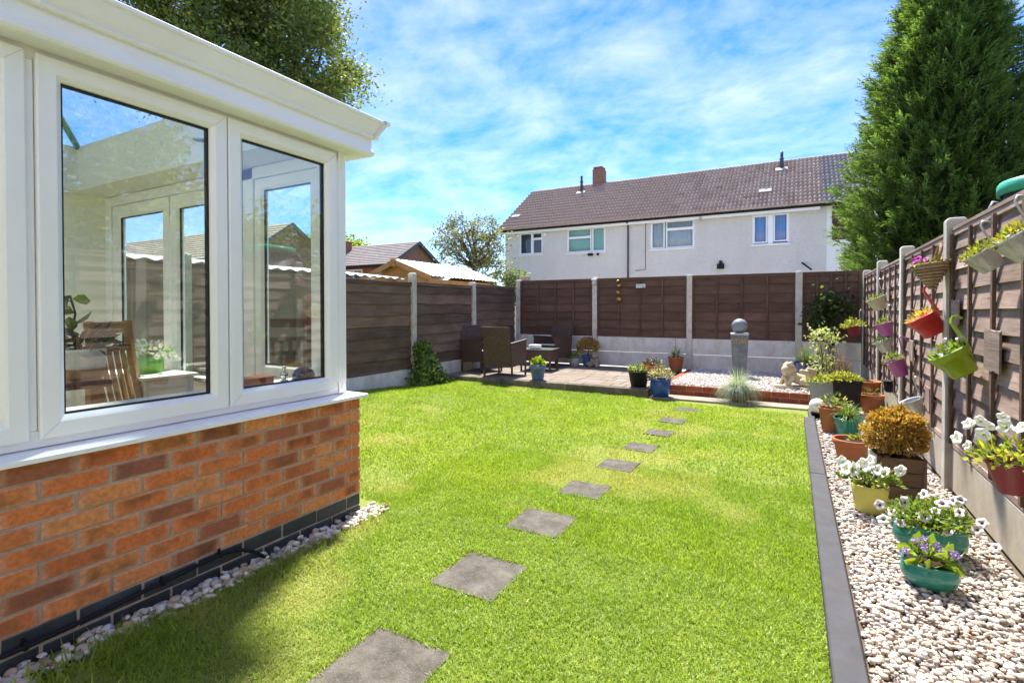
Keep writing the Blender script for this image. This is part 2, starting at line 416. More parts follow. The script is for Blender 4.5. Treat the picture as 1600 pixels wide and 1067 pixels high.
M_tan = _m('tan_stone', [(.3, (.25, .20, .13)), (.7, (.42, .36, .27))], 20, .9, .5, .2)
M_greyplanter = m_plain('grey_planter', (.30, .31, .31), .6, .3, .25, 12, .1)
M_wicker = _m('wicker', [(.3, (.22, .12, .05)), (.7, (.48, .32, .17))], 40, .8, .6, .3)
M_globe = m_plain('white_globe', (.82, .82, .76), .2, .5, .02, 3, 0)
M_brass = m_plain('brass_stone', (.50, .30, .06), .4, .5, .2, 12, .1, .4)
M_greylid = m_plain('green_lid', (.05, .38, .22), .4)
M_butt = m_plain('grey_water_butt', (.10, .11, .115), .5)
M_pebble = Mt('pebble', .7, .35); M_pebble.col(M_pebble.mix(M_pebble.ramp(M_pebble.noise(60, 4), [(.4, 0.), (.7, .3)]), M_pebble.attr(), (.35, .28, .22))); M_pebble = M_pebble.m

# ------------------------------------------------------------------ ground, lawn, gravel
def lawn_z(x, y):
    a = np.clip((-np.asarray(x) - 2.6) / 2.8, 0, 1); a = a * a * (3 - 2 * a)
    b = np.clip((7.6 - np.asarray(y)) / 2.0, 0.35, 1)
    return .10 * a * b + .012 * np.sin(np.asarray(x) * 2.1 + 1) * np.sin(np.asarray(y) * 1.7)
def _ground():
    t = Mt('rough_ground', .95, .1); c = t.ramp(t.noise(.6, 7, .7), [(.3, (.05, .07, .02)), (.6, (.08, .10, .03)), (.8, (.12, .11, .06))]); t.col(c).bump(t.noise(6, 6), .5, .05); return t.m
g = MB().add([(-400, -400, -.06), (400, -400, -.06), (400, 400, -.06), (-400, 400, -.06)], [(0, 1, 2, 3)]).build('ground', _ground())
tag(g, kind='structure')
def _lawnsoil():
    t = Mt('lawn_soil', .95, .1); c = t.ramp(t.noise(30, 6, .7), [(.35, (.13, .16, .035)), (.65, (.22, .26, .06))])
    t.col(c).bump(t.noise(80, 5), .6, .01); return t.m
LX0, LX1, LY0, LY1 = -5.64, .10, -1.6, 7.62
nx, ny = 60, 96
xs = np.linspace(LX0, LX1, nx); ys = np.linspace(LY0, LY1, ny); X, Y = np.meshgrid(xs, ys)
V = np.stack([X, Y, lawn_z(X, Y)], -1).reshape(-1, 3)
I = np.arange(nx * ny).reshape(ny, nx)
F = np.stack([I[:-1, :-1], I[:-1, 1:], I[1:, 1:], I[1:, :-1]], -1).reshape(-1, 4)
lawn = np_mesh('lawn', V, F, _lawnsoil(), smooth=True); tag(lawn, kind='structure')

STONES = [(-1.30, 1.39, .36, .02), (-1.335, 2.095, .345, -.02), (-1.338, 2.78, .33, .05), (-1.325, 3.45, .30, .02), (-1.31, 4.175, .29, .0), (-1.30, 4.83, .28, -.05), (-1.275, 5.46, .265, -.04), (-1.265, 6.085, .27, -.08), (-1.25, 6.83, .28, -.1)]
DISTS = ['cut by the bottom of the picture', 'second from the camera', 'third from the camera', 'fourth from the camera', 'fifth from the camera',
         'sixth from the camera', 'seventh from the camera', 'eighth from the camera', 'farthest, just before the brick edged bed']
for k, (x, y, sz, a) in enumerate(STONES):
    mb = MB(); n = 6; top = []
    for j in range(4 * n):                                     # slightly ragged outline
        sd, q = divmod(j, n); q = q / n - .5; hx = .5
        p = [(q, -hx), (hx, q), (-q, hx), (-hx, -q)][sd]
        jt = 1 + (rnd.random() - .5) * .035
        top.append((p[0] * sz * jt, p[1] * sz * jt))
    N = len(top)
    mb.add([(a_, b_, .0) for a_, b_ in top] + [(a_ * 1.0, b_, -.05) for a_, b_ in top] + [(0, 0, .003)],
           [(j, (j + 1) % N, 2 * N) for j in range(N)] + [(j + N, (j + 1) % N + N, (j + 1) % N, j) for j in range(N)])
    o = mb.build('stepping_stone', M_slab, loc=(x, y, float(lawn_z(x, y)) + .007), rot=(rnd.uniform(-.01, .01), rnd.uniform(-.01, .01), a))
    tag(o, 'square grey concrete stepping stone in the lawn, ' + DISTS[k], 'stepping stone', 'stepping stones across the lawn')

def grass_ok(x, y, m=.0):
    ok = (x > LX0 + .02) & (x < .112 - np.clip((y - 2) * .0128, -.03, .07)) & (y < 7.55)
    ok &= ~((x < -2.30) & (y < 2.47))
    for (sx, sy, sz, a) in STONES: ok &= ~((np.abs(x - sx) < sz / 2 + .004 - .018 * NR.random(x.shape) ** 2) & (np.abs(y - sy) < sz / 2 + .004 - .018 * NR.random(x.shape) ** 2))
    ok &= ~((x > -1.93) & (y > 7.28 + .0 * x))
    return ok
def vnoise(x, y, seed, sc):
    r = np.random.default_rng(seed); T = r.random((64, 64)); u, v = x * sc + 100, y * sc + 100
    i, j = np.floor(u).astype(int), np.floor(v).astype(int); fx, fy = u - i, v - j; fx = fx * fx * (3 - 2 * fx); fy = fy * fy * (3 - 2 * fy)
    g_ = lambda a, b: T[a % 64, b % 64]
    return (g_(i, j) * (1 - fx) + g_(i + 1, j) * fx) * (1 - fy) + (g_(i, j + 1) * (1 - fx) + g_(i + 1, j + 1) * fx) * fy
def blades(n, box, hgt, wid, seg, name=None):
    x = NR.uniform(box[0], box[1], n); y = NR.uniform(box[2], box[3], n)
    k = grass_ok(x, y); x, y = x[k], y[k]; n = len(x)
    # only what the lens or its neighbourhood could see
    z = lawn_z(x, y); d = np.hypot(x, y)
    lo = vnoise(x, y, 3, 1.4); mi = vnoise(x, y, 5, 6.0); fi = vnoise(x, y, 9, 24.0)
    dens = .62 + .6 * fi * mi; k = NR.random(n) < dens; x, y, z, d, lo, mi, fi = [q[k] for q in (x, y, z, d, lo, mi, fi)]; n = len(x)
    dry = np.clip((vnoise(x, y, 21, .8) * .55 + vnoise(x, y, 22, 3.1) * .45 - .60) * 4.5, 0, 1) * (NR.random(n) < .75)
    dry = np.maximum(dry, (NR.random(n) < .035) * 1.0)
    h = hgt * NR.uniform(.45, 1.15, n) * (.7 + .55 * mi) * (1 - .35 * dry)
    edge = np.clip(1.25 - np.abs(x + 2.26) / .2, 0, 1) * (y < 2.45); h = h * (1 + 1.7 * edge * NR.random(n))
    an = NR.uniform(0, 2 * np.pi, n); ln = NR.uniform(.1, 1.0, n) ** 1.2
    D = np.stack([np.cos(an) * ln, np.sin(an) * ln, np.full(n, 1.0)], 1); D = unit(D)
    sa = an + np.pi / 2 + NR.normal(size=n) * .8; S = np.stack([np.cos(sa), np.sin(sa), np.zeros(n)], 1)
    B = np.stack([x, y, z - .003], 1); W_ = (wid * np.exp(NR.normal(size=n) * .32) * (.85 + .4 * lo))[:, None] / 2; H_ = h[:, None]
    droop = np.stack([np.cos(an), np.sin(an), np.full(n, -.5)], 1) * H_ * NR.uniform(0, .5, n)[:, None]
    g1, g2, yl = np.array([.345, .46, .065]), np.array([.20, .33, .042]), np.array([.58, .52, .25])
    c = g1 * (lo * .6 + fi * .4)[:, None] + g2 * (1 - lo * .6 - fi * .4)[:, None]
    c = c * NR.uniform(.65, 1.3, n)[:, None]; c = c * (1 - dry[:, None] * .85) + yl * dry[:, None] * .85
    if seg == 2:
        V = np.stack([B - S * W_, B + S * W_, B + D * H_ * .55 + S * W_ * .8, B + D * H_ * .55 - S * W_ * .8, B + D * H_ + droop - S * W_ * .2, B + D * H_ + droop + S * W_ * .2], 1).reshape(-1, 3)
        b = np.arange(n)[:, None] * 6; F = np.concatenate([b + np.array([[0, 1, 2, 3]]), b + np.array([[3, 2, 5, 4]])]); k = 6
    else:
        V = np.stack([B - S * W_, B + S * W_, B + D * H_ + droop * .6 + S * W_ * .3, B + D * H_ + droop * .6 - S * W_ * .3], 1).reshape(-1, 3)
        b = np.arange(n)[:, None] * 4; F = b + np.array([[0, 1, 2, 3]]); k = 4
    return V, F, np.repeat(c, k, axis=0)
parts = [blades(210000, (-2.4, .1, .9, 2.6), .030, .0029, 2), blades(170000, (-2.6, .1, 2.6, 4.2), .030, .0038, 1),
         blades(200000, (-5.64, .1, 4.2, 7.6), .032, .006, 1), blades(55000, (-5.64, -2.6, 2.4, 4.2), .035, .006, 1), blades(12000, (-2.4, .1, -.6, .9), .045, .008, 1)]
off = 0; Vs, Fs, Cs = [], [], []
for V, F, c in parts: Vs.append(V); Fs.append(F + off); Cs.append(c); off += len(V)
grass = np_mesh('grass', np.concatenate(Vs), np.concatenate(Fs), M_grass, None, np.concatenate(Cs))
tag(grass, 'short bright green lawn grass with straw coloured dry patches', 'grass', kind='stuff')

# pebbles ----------------------------------------------------------
def ico(sub):
    bm = bmesh.new(); bmesh.ops.create_icosphere(bm, subdivisions=sub, radius=1); v = np.array([tuple(p.co) for p in bm.verts]); bm.faces.ensure_lookup_table()
    f = np.array([[q.index for q in fc.verts] for fc in bm.faces]); bm.free(); return v, f
ICO1, ICO2 = ico(1), ico(2)
PEB = np.array([(.60, .53, .45), (.68, .63, .57), (.52, .41, .31), (.60, .45, .36), (.42, .38, .34), (.20, .19, .18), (.34, .22, .16), (.70, .67, .63), (.28, .29, .31), (.46, .32, .24)])
PW = np.array([.22, .22, .12, .09, .09, .055, .045, .11, .05, .035])
def pebbles(P, size, flat=.55, pal=PEB, pw=PW, shape=ICO1):
    n = len(P); v, f = shape; m = len(v)
    sc = size[:, None] * np.stack([NR.uniform(.75, 1.3, n), NR.uniform(.6, 1.0, n), NR.uniform(.45, .75, n) * flat / .55], 1)
    ph = NR.normal(size=(n, 1, 3)); lump = 1 + .2 * np.sin((v[None] * NR.uniform(1.5, 3, (n, 1, 3)) + ph * 3).sum(2))
    L = v[None] * lump[:, :, None] * sc[:, None, :]
    a = NR.uniform(0, 2 * np.pi, n); b = NR.normal(size=n) * .4
    ca, sa, cb2, sb = np.cos(a), np.sin(a), np.cos(b), np.sin(b)
    y1 = L[:, :, 1] * cb2[:, None] - L[:, :, 2] * sb[:, None]; z1 = L[:, :, 1] * sb[:, None] + L[:, :, 2] * cb2[:, None]
    x2 = L[:, :, 0] * ca[:, None] - y1 * sa[:, None]; y2 = L[:, :, 0] * sa[:, None] + y1 * ca[:, None]
    V = np.stack([x2, y2, z1], 2) + P[:, None]
    F = (np.arange(n)[:, None, None] * m + f[None]).reshape(-1, 3)
    c = pal[NR.choice(len(pal), n, p=pw / pw.sum())] * NR.uniform(.8, 1.12, (n, 1))
    return V.reshape(-1, 3), F, np.repeat(c, m, axis=0).clip(0, .93)
def merge(lst):
    o = 0; a, b, c = [], [], []
    for V, F, cc in lst: a.append(V); b.append(F + o); c.append(cc); o += len(V)
    return np.concatenate(a), np.concatenate(b), np.concatenate(c)
bed_bot = MB().bb((.14, .3, -.05), (.98, 7.75, .004)).build('gravel_bed_base', m_plain('bed_soil', (.13, .10, .075), .95, .1, .4, 30, .5)); tag(bed_bot, kind='structure')
def field(n, x0, x1, y0, y1, z, s0, s1):
    P = np.stack([NR.uniform(x0, x1, n), NR.uniform(y0, y1, n), z + NR.uniform(-.006, .016, n)], 1); return P, NR.uniform(s0, s1, n)
PEB = (PEB * np.array([1.26, 1.29, 1.34])).clip(0, .88)
lst = []
for (n, y0, y1, s0, s1, sh) in ((5600, 1.4, 2.7, .008, .022, ICO1), (6200, 2.7, 4.2, .009, .022, ICO1), (7000, 4.2, 7.7, .011, .024, ICO1), (1500, .4, 1.4, .012, .024, ICO1)):
    P, s = field(n, .16, .91, y0, y1, .008, s0 * .74, s1 * .74); k = P[:, 0] > .222 - np.clip((P[:, 1] - 2) * .0128, -.03, .07) + s * .6; lst.append(pebbles(P[k], s[k], shape=sh))
Vm, Fm, Cm = merge(lst)
o = np_mesh('gravel', Vm, Fm, M_pebble, None, Cm, True); tag(o, 'cream pink and grey rounded pebbles filling the bed along the right fence', 'gravel', kind='stuff')
# strip beside the conservatory wall
P, s = field(620, -2.405, -2.275, .2, 2.40, .014, .010, .023); P2, s2 = field(80, -2.42, -2.27, 2.39, 2.50, .014, .010, .02)
Vm, Fm, Cm = merge([pebbles(P, s, shape=ICO2), pebbles(P2, s2)])
o = np_mesh('gravel', Vm, Fm, M_pebble, None, Cm * np.array([1.0, 1.0, 1.0]), True); tag(o, 'narrow strip of white pebbles along the foot of the brick wall', 'gravel', kind='stuff')

# grey edging along the gravel
def edging(y0, y1, x0, x1, label, h=.055, wd=.105):
    mb = MB(); mb.add([(x0, y0, -.05), (x0 + wd, y0, -.05), (x1 + wd, y1, -.05), (x1, y1, -.05), (x0, y0, h), (x0 + wd, y0, h), (x1 + wd, y1, h), (x1, y1, h)],
                      [(0, 3, 2, 1), (4, 5, 6, 7), (0, 1, 5, 4), (1, 2, 6, 5), (2, 3, 7, 6), (3, 0, 4, 7)])
    tag(mb.build('edging_kerb', M_kerb, bevel=.006), label, 'kerb', 'grey edging kerbs between lawn and gravel')
edging(4.515, 6.83, .073, .046, 'grey edging kerb between lawn and gravel, the far length ending near the globe lamp')
edging(1.9, 4.505, .106, .074, 'grey edging kerb between lawn and gravel, the middle length beside the yellow pot')
edging(-.4, 1.892, .125, .106, 'grey edging kerb between lawn and gravel, the length nearest the camera')
edging(6.86, 7.5, .10, .09, 'short narrow grey kerb set back behind the long edging, beside the globe lamp', .05, .06)

# ------------------------------------------------------------------ patio, raised bed
PZ = .12
pat = MB().bb((-5.62, 7.60, -.05), (-1.98, 10.40, PZ - .035)).build('patio', m_plain('patio_bed', (.26, .21, .16), .95, .1, .2, 20, .3)); tag(pat, kind='structure')
y = 7.66; row = 0
while y < 10.36:
    dp = rnd.choice((.22, .30, .36)); y1 = min(y + dp, 10.37); x = -5.60 + rnd.uniform(-.1, 0)
    while x < -2.0:
        x1 = x + rnd.choice((.22, .3, .45, .6)); xa, xb = max(x, -5.60), min(x1, -2.0)
        if -2.0 - xb < .1: xb = -2.0
        if xb - xa > .08:
            o = MB().box((0, 0, 0), (xb - xa - .012, y1 - y - .012, .045)).build('paver', M_paver, loc=((xa + xb) / 2, (y + y1) / 2, PZ - .022 + rnd.uniform(-.002, .002)), rot=(rnd.uniform(-.004, .004), rnd.uniform(-.004, .004), 0), bevel=.005)
            o.parent = pat
        x = max(x1, xb)
    y = y1
for (xa, xb) in ((-5.6, -4.42), (-4.41, -3.22), (-3.21, -1.93)):
    o = MB().bb((xa, 7.56, -.04), (xb, 7.655, PZ - .003)).build('kerb', M_mosskerb, bevel=.008); o.parent = pat
for (ya, yb) in ((7.66, 8.6), (8.61, 9.5)):
    o = MB().bb((-2.0 + .012, ya, -.04), (-1.93, yb, PZ - .004)).build('kerb', M_mosskerb, bevel=.008); o.parent = pat
# pale concrete strip before the brick edging
st = MB().bb((-1.92, 7.56, -.05), (.32, 7.94, .022)).build('path', _m('pale_path', [(.3, (.20, .17, .13)), (.7, (.32, .28, .22))], 6, .95, .3, .2, rnd_=False)); tag(st, kind='structure')

bed = thing('raised_gravel_bed', 'low raised bed of white gravel behind two courses of red brick', 'garden bed', (-.8, 8.0, 0))
MB().bb((-1.78, 8.0, 0), (.44, 10.38, .155)).build('bed_fill', m_plain('bed_fill', (.45, .40, .36), .95, .1, .2, 20, .3), bed)
MB().bb((-1.79, 7.962, 0), (.33, 8.05, .158)).build('mortar', M_mortar, bed)
bm1 = MB().box((0, 0, 0), (.215, .1, .072)).mesh('bed_brick', .004, [M_redbrick]); bm2 = MB().box((0, 0, 0), (.1, .1, .072)).mesh('bed_half', .004, [M_redbrick])
for c in range(2):
    x = -1.80 if c == 0 else -1.80 - .11
    while x < .30:
        if x < -1.81: piece('brick', bm2, bed, (-1.75, 8.003, .042 + c * .08), world=True); x += .225; continue
        piece('brick', bm1, bed, (x + .1075, 8.003 + rnd.uniform(-.003, .003), .042 + c * .08), world=True); x += .225
for c in range(2):
    for k in range(9):
        piece('brick', bm1, bed, (-1.80, 8.18 + k * .225 + c * .1, .042 + c * .08), (0, 0, R(90)), world=True)
n = 7000; P = np.stack([NR.uniform(-1.73, .42, n), NR.uniform(8.06, 10.36, n), .165 + NR.uniform(-.008, .012, n)], 1)
WP = np.array([(.66, .60, .56), (.62, .53, .48), (.70, .67, .64), (.52, .45, .41)])
Vm, Fm, Cm = pebbles(P, NR.uniform(.009, .02, n), pal=WP, pw=np.array([.4, .25, .25, .1]))
o = np_mesh('white_gravel', Vm, Fm, M_pebble, bed, Cm, True, org=(-.8, 8.0, 0)); o['kind'] = 'stuff'

# ------------------------------------------------------------------ conservatory
CX, CY = -2.41, 2.38                    # outer brick corner
con = thing('conservatory', 'white framed conservatory with brick dwarf wall and large windows, at the left', 'conservatory', (CX, CY, 0))
dw = MB().bb((CX - .10, -1.3, -.05), (CX - .006, CY - .006, .735)).bb((-5.3, CY - .10, -.05), (CX - .1005, CY - .0062, .735)).build('dwarf_wall', M_mortar, con)
def brick_mesh(l, seed):
    r = random.Random(seed); mb = MB().box((0, 0, 0), (l, .1025, .065)); me = mb.mesh('brick', .0035, [])
    for v in me.vertices: v.co += Vector((r.uniform(-.002, .002), r.uniform(-.001, .001), r.uniform(-.0018, .0018)))
    return me
VAR = {(l, mt.name): [] for l in (.215, .1025) for mt in (M_brick, M_bluebrick)}
for (l, mn) in VAR:
    for s_ in range(5):
        me = brick_mesh(l, s_); me.materials.append(bpy.data.materials[mn]); VAR[(l, mn)].append(me)
for c in range(10):
    mt = (M_bluebrick if c < 2 else M_brick).name; z = -.015 + c * .075 + .0325 + .005
    y = CY; odd = c % 2
    first = .1025 if odd else .215
    while y > -1.25:
        l = first if y == CY else .215
        piece('brick', rnd.choice(VAR[(l, mt)]), dw, (CX - .05125 + rnd.uniform(-.0025, .0025), y - l / 2, z + rnd.uniform(-.0015, .0015)), (rnd.uniform(-.004, .004), rnd.uniform(-.006, .006), R(90) + rnd.uniform(-.006, .006)), world=True); y -= l + .01
    x = CX - .1125                                   # return along the end wall
    for k in range(4):
        piece('brick', rnd.choice(VAR[(.215, mt)]), dw, (x - .1075 + (.05 if odd else 0) * 0, CY - .05125, z), world=True); x -= .225
# sill, swept round the corner
prof = [(-.10, .767), (.03, .757), (.037, .752), (.037, .735), (-.05, .733)]
def corner_path(prof, y0=-1.3, x1=-5.35):
    return [[(CX + d, y0, z) for d, z in prof], [(CX + d, CY + d, z) for d, z in prof], [(x1, CY + d, z) for d, z in prof]]
MB().sweep(corner_path(prof)).build('sill', M_upvc, con)
FX = CX - .056                          # outer face of the window frames
FZ0, FZ1 = .768, 2.246
def fr(mb, y0, y1, z0, z1, d=.006): mb.bb((FX - .07, y0, z0), (FX - d, y1, z1))
mb = MB(); fr(mb, -1.3, CY - .056, FZ0, .832); fr(mb, -1.3, CY - .056, 2.195, FZ1 + .02)
frame = mb.build('window_frame', M_upvc, con, bevel=.003)
mb = MB().bb((FX - .075, 2.243, .8325), (FX, CY - .056, 2.1945)).bb((FX + .0, 2.262, .77), (FX + .004, CY - .062, 2.244))
mb.bb((FX + .0042, 2.285, .77), (FX + .007, CY - .08, 2.244)); mb.build('corner_post', M_upvc, con, bevel=.002)
M_seam = m_plain('seam_grey', (.55, .55, .53), .5)
def casement(y0, y1, parent, nm='window', z0=.80, z1=2.222):
    mp = lambda u, v, n: (FX + n, u, v)
    wdw = MB().ring((y0, y1, z0, z1), [(0, -.04), (0, .014), (.006, .02), (.058, .02), (.066, .014), (.078, .002), (.080, -.012)], mp).build(nm, M_upvc, parent)
    for (cu, cv, su, sv_) in ((y0, z0, 1, 1), (y1, z0, -1, 1), (y1, z1, -1, -1), (y0, z1, 1, -1)):
        q = .0006; MB().add([mp(cu + su * .006 + q, cv + sv_ * .006 - q, .0203), mp(cu + su * .058 + q, cv + sv_ * .058 - q, .0203), mp(cu + su * .058 - q, cv + sv_ * .058 + q, .0203), mp(cu + su * .006 - q, cv + sv_ * .006 + q, .0203)], [(0, 1, 2, 3)]).build('weld_seam', M_seam, wdw)
    i = .0795
    MB().ring((y0, y1, z0, z1), [(i, -.006), (i + .007, -.007), (i + .007, -.02)], mp).build('gasket', M_gasket, wdw)
    MB().bb((FX - .020, y0 + i, z0 + i), (FX - .014, y1 - i, z1 - i)).build('glass', M_glass, wdw)
    MB().ring((y0, y1, z0, z1), [(.02, -.034), (.085, -.034), (.085, -.03)], mp).build('inner_bead', M_gasket, wdw)
for (a, b) in ((.828, 1.554), (1.561, 2.239), (.075, .799), (-.70, .068)): casement(a, b, con)
mb = MB()
for yy in (.8135,): mb.bb((FX - .07, yy - .0125, .833), (FX - .002, yy + .0125, 2.194))
mb.build('mullion', M_upvc, con, bevel=.002)
# soffit, fascia, gutter
MB().sweep(corner_path([(-.07, 2.247), (-.052, 2.247), (-.05, 2.240), (.036, 2.240), (.046, 2.236), (.058, 2.238), (.066, 2.248), (.068, 2.262), (.063, 2.274), (.056, 2.280), (.054, 2.281), (.054, 2.35)])).build('fascia', M_upvc, con)
gut = MB().sweep(corner_path([(.054, 2.344), (.068, 2.342), (.078, 2.346), (.082, 2.353), (.078, 2.359), (.070, 2.361), (.074, 2.366), (.081, 2.374), (.089, 2.386), (.0985, 2.404), (.107, 2.420), (.112, 2.430), (.113, 2.436),
                          (.121, 2.437), (.127, 2.441), (.127, 2.455), (.122, 2.459), (.110, 2.459), (.104, 2.44), (.09, 2.40), (.06, 2.375)])).build('gutter', M_upvc, con)
MB().sweep([[(CX + d + 0.004, CY + d - .03, z) for d, z in [(.064, 2.338), (.084, 2.348), (.08, 2.362), (.10, 2.40), (.117, 2.432), (.131, 2.437), (.132, 2.459), (.10, 2.463)]],
            [(CX + d + .004, CY + d + .004, z) for d, z in [(.064, 2.338), (.084, 2.348), (.08, 2.362), (.10, 2.40), (.117, 2.432), (.131, 2.437), (.132, 2.459), (.10, 2.463)]],
            [(CX + d - .03, CY + d + .004, z) for d, z in [(.064, 2.338), (.084, 2.348), (.08, 2.362), (.10, 2.40), (.117, 2.432), (.131, 2.437), (.132, 2.459), (.10, 2.463)]]]).build('gutter_corner', M_upvc, con)
# roof with a lantern opening
WX, SY = -5.30, -1.25
M_rooft = m_plain('roof_tile_grey', (.10, .10, .105), .8)
mb = MB()
lx0, lx1, ly0, ly1 = -5.15, -2.75, -1.1, 2.0
ox0, ox1, oy0, oy1 = WX - .05, CX + .05, SY, CY + .05
o4 = [(ox0, oy0, 2.40), (ox1, oy0, 2.40), (ox1, oy1, 2.40), (ox0, oy1, 2.40)]; l4 = [(lx0, ly0, 2.60), (lx1, ly0, 2.60), (lx1, ly1, 2.60), (lx0, ly1, 2.60)]
mb.add(o4 + l4, [(k, (k + 1) % 4, (k + 1) % 4 + 4, k + 4) for k in range(4)])
mb.build('roof', M_rooft, con)
c4 = [(WX, SY, 2.252), (FX - .06, SY, 2.252), (FX - .06, CY - .12, 2.252), (WX, CY - .12, 2.252)]; d4 = [(lx0, ly0, 2.252), (lx1, ly0, 2.252), (lx1, ly1, 2.252), (lx0, ly1, 2.252)]; u4 = [(lx0, ly0, 2.60), (lx1, ly0, 2.60), (lx1, ly1, 2.60), (lx0, ly1, 2.60)]
MB().add(c4 + d4 + u4, [(k, (k + 1) % 4, (k + 1) % 4 + 4, k + 4) for k in range(4)] + [(k + 4, (k + 1) % 4 + 4, (k + 1) % 4 + 8, k + 8) for k in range(4)]).build('ceiling', m_plain('ceiling_white', (.80, .79, .72), .8, .2, .02, 2, 0), con)
mb = MB(); ry = (ly0 + ly1) / 2; ra, rb = (-3.98, ly0 + .8, 2.95), (-3.98, ly1 - .8, 2.95)
lan = MB().add(u4 + [ra, rb], [(0, 1, 4), (2, 3, 5), (1, 2, 5, 4), (3, 0, 4, 5)]).build('lantern_glass', m_glass('teal_glass', (.85, .95, .92)), con)
M_tealbar = m_plain('teal_bar', (.10, .30, .25), .4)
for k, (p, q) in enumerate([(u4[0], ra), (u4[1], ra), (u4[2], rb), (u4[3], rb), (ra, rb)] + [((lx1, y_, 2.6), (-3.98, min(max(y_, ra[1]), rb[1]), 2.95)) for y_ in (.0, .33, .66, .95)] + [((lx0, y_, 2.6), (-3.98, min(max(y_, ra[1]), rb[1]), 2.95)) for y_ in (.0, .33, .66, .95)]):
    MB().tube([p, q], .025, 6).build('lantern_bar', M_tealbar, con)
# inside: house wall, floor, end wall with doors and window
MB().bb((WX - .12, SY, -.05), (WX, CY, 2.42)).bb((WX - .12, SY - .2, -.05), (CX, SY - .002, 2.42)).build('house_wall', M_cream, con)
MB().bb((WX, SY, .05), (FX - .08, CY - .12, .15)).build('floor', m_plain('floor_tile', (.58, .50, .40), .4, .4, .1, 4, .02), con)
MB().bb((FX - .26, SY, .84), (FX - .075, CY - .12, .865)).build('window_board', M_upvc, con, bevel=.004)
EY = CY - .07
mb = MB().bb((-5.3, EY - .06, .15), (-5.2, EY + .0, 2.246)).bb((-3.42, EY - .06, .15), (-3.27, EY + .001, 2.246)).bb((-5.2, EY - .06, 2.17), (-2.62, EY - .002, 2.246)).bb((-2.64, EY - .06, .767), (-2.55, EY + .001, 2.17)).bb((-3.27, EY - .06, .767), (-2.64, EY - .003, .83))
mb.build('end_frame', M_upvc, con, bevel=.003)
mpE = lambda u, v, n: (u, EY - .02 + n, v)
def eleaf(u0, u1, v0, v1, nm, wdt=.10):
    o = MB().ring((u0, u1, v0, v1), [(0, -.03), (0, .03), (wdt - .015, .03), (wdt, .012), (wdt, -.012), (wdt - .015, -.03), (0, -.03)], mpE).build(nm, M_upvc, con)
    MB().ring((u0, u1, v0, v1), [(wdt, -.013), (wdt + .008, -.012), (wdt + .008, .0)], mpE).build('gasket', M_gasket, o)
    MB().bb((u0 + wdt, EY - .023, v0 + wdt), (u1 - wdt, EY - .017, v1 - wdt)).build('glass', M_glass, o); return o
eleaf(-5.19, -4.32, .16, 2.165, 'door'); eleaf(-4.30, -3.43, .16, 2.165, 'door'); eleaf(-3.26, -2.645, .835, 2.165, 'window', .075)
MB().bb((-3.42, EY + .001, .15), (-2.41, EY + .0015, .767)).build('inner_wall', M_cream, con)
MB().lathe([(.0, 2.2515), (.042, 2.2515), (.045, 2.247), (.03, 2.2475), (.0, 2.2475)], 20, Matrix.Translation((-3.0, 1.75, 0))).build('downlight', m_plain('chrome', (.6, .6, .6), .2, .5, .05, 5, 0, .9), con)

# cable clipped along the wall
hx = CX + .016
hose = thing('cable', 'black cable clipped along the blue bricks at the foot of the wall', 'cable', (hx, 1.0, .05))
pts = [(hx, -.6, .075), (hx, .2, .088), (hx + .002, .55, .092), (hx + .004, .78, .088), (hx + .003, 1.0, .096), (hx, 1.22, .108), (hx, 1.38, .118), (hx, 1.48, .122), (hx + .006, 1.56, .112), (hx + .02, 1.63, .075), (hx + .035, 1.68, .03), (hx + .04, 1.70, .0)]
MB().tube(pts, .0085, 10).build('sheath', M_black, hose)
for yy, zz in ((.76, .089), (1.215, .108), (1.47, .122)):
    MB().bb((CX, yy - .007, zz - .014), (CX + .027, yy + .007, zz + .014)).bb((CX, yy - .005, zz + .0142), (CX + .012, yy + .005, zz + .026)).build('clip', M_black, hose, bevel=.002)

# furniture and plants inside
ch = thing('dining_chair', 'light oak dining chair with curved slatted back, seen through the window', 'chair', (-3.74, 1.71, .15), R(126))
def bow(x, z): return .10 * math.sin((z - .45) * 2.2) if z > .45 else 0
for sx in (-.19, .19):
    MB().sweep([[(sx - .02, bow(sx, z) + .0, z), (sx + .02, bow(sx, z), z), (sx + .02, bow(sx, z) + .035, z), (sx - .02, bow(sx, z) + .035, z)] for z in (0, .2, .45, .6, .75, .9, 1.0, 1.06)], closed=True).add([], []).build('back_post', M_oak, ch, world=False)
    MB().bb((sx - .02, -.42, 0), (sx + .02, -.38, .44)).build('leg', M_oak, ch, world=False)
for sx in (-.10, -.035, .035, .10):
    MB().sweep([[(sx - .014, bow(sx, z) + .008, z), (sx + .014, bow(sx, z) + .008, z), (sx + .014, bow(sx, z) + .025, z), (sx - .014, bow(sx, z) + .025, z)] for z in (.46, .6, .75, .87)], closed=True).build('slat', M_oak, ch, world=False)
MB().bb((-.17, bow(0, .9) + .005, .865), (.17, bow(0, .9) + .03, .90)).bb((-.17, bow(0, 1.0) + .0, .98), (.17, bow(0, 1.0) + .03, 1.055)).build('top_rail', M_oak, ch, world=False, bevel=.004)
MB().bb((-.21, -.43, .43), (.21, .03, .46)).build('seat', m_plain('seat_leather', (.10, .05, .03), .5), ch, world=False, bevel=.008)
tb = thing('dining_table', 'dark topped wooden dining table beside the oak chair, behind the glass', 'table', (-3.75, .75, .15))
MB().bb((-4.2, .1, .865), (-3.28, 1.42, .90)).build('table_top', m_wood('walnut', (.10, .045, .025), (.17, .08, .045), .3, .1, False), tb, bevel=.006)
for x_ in (-4.14, -3.34):
    for y_ in (.16, 1.36): MB().bb((x_ - .03, y_ - .03, .15), (x_ + .03, y_ + .03, .864)).build('leg', M_oak, tb)

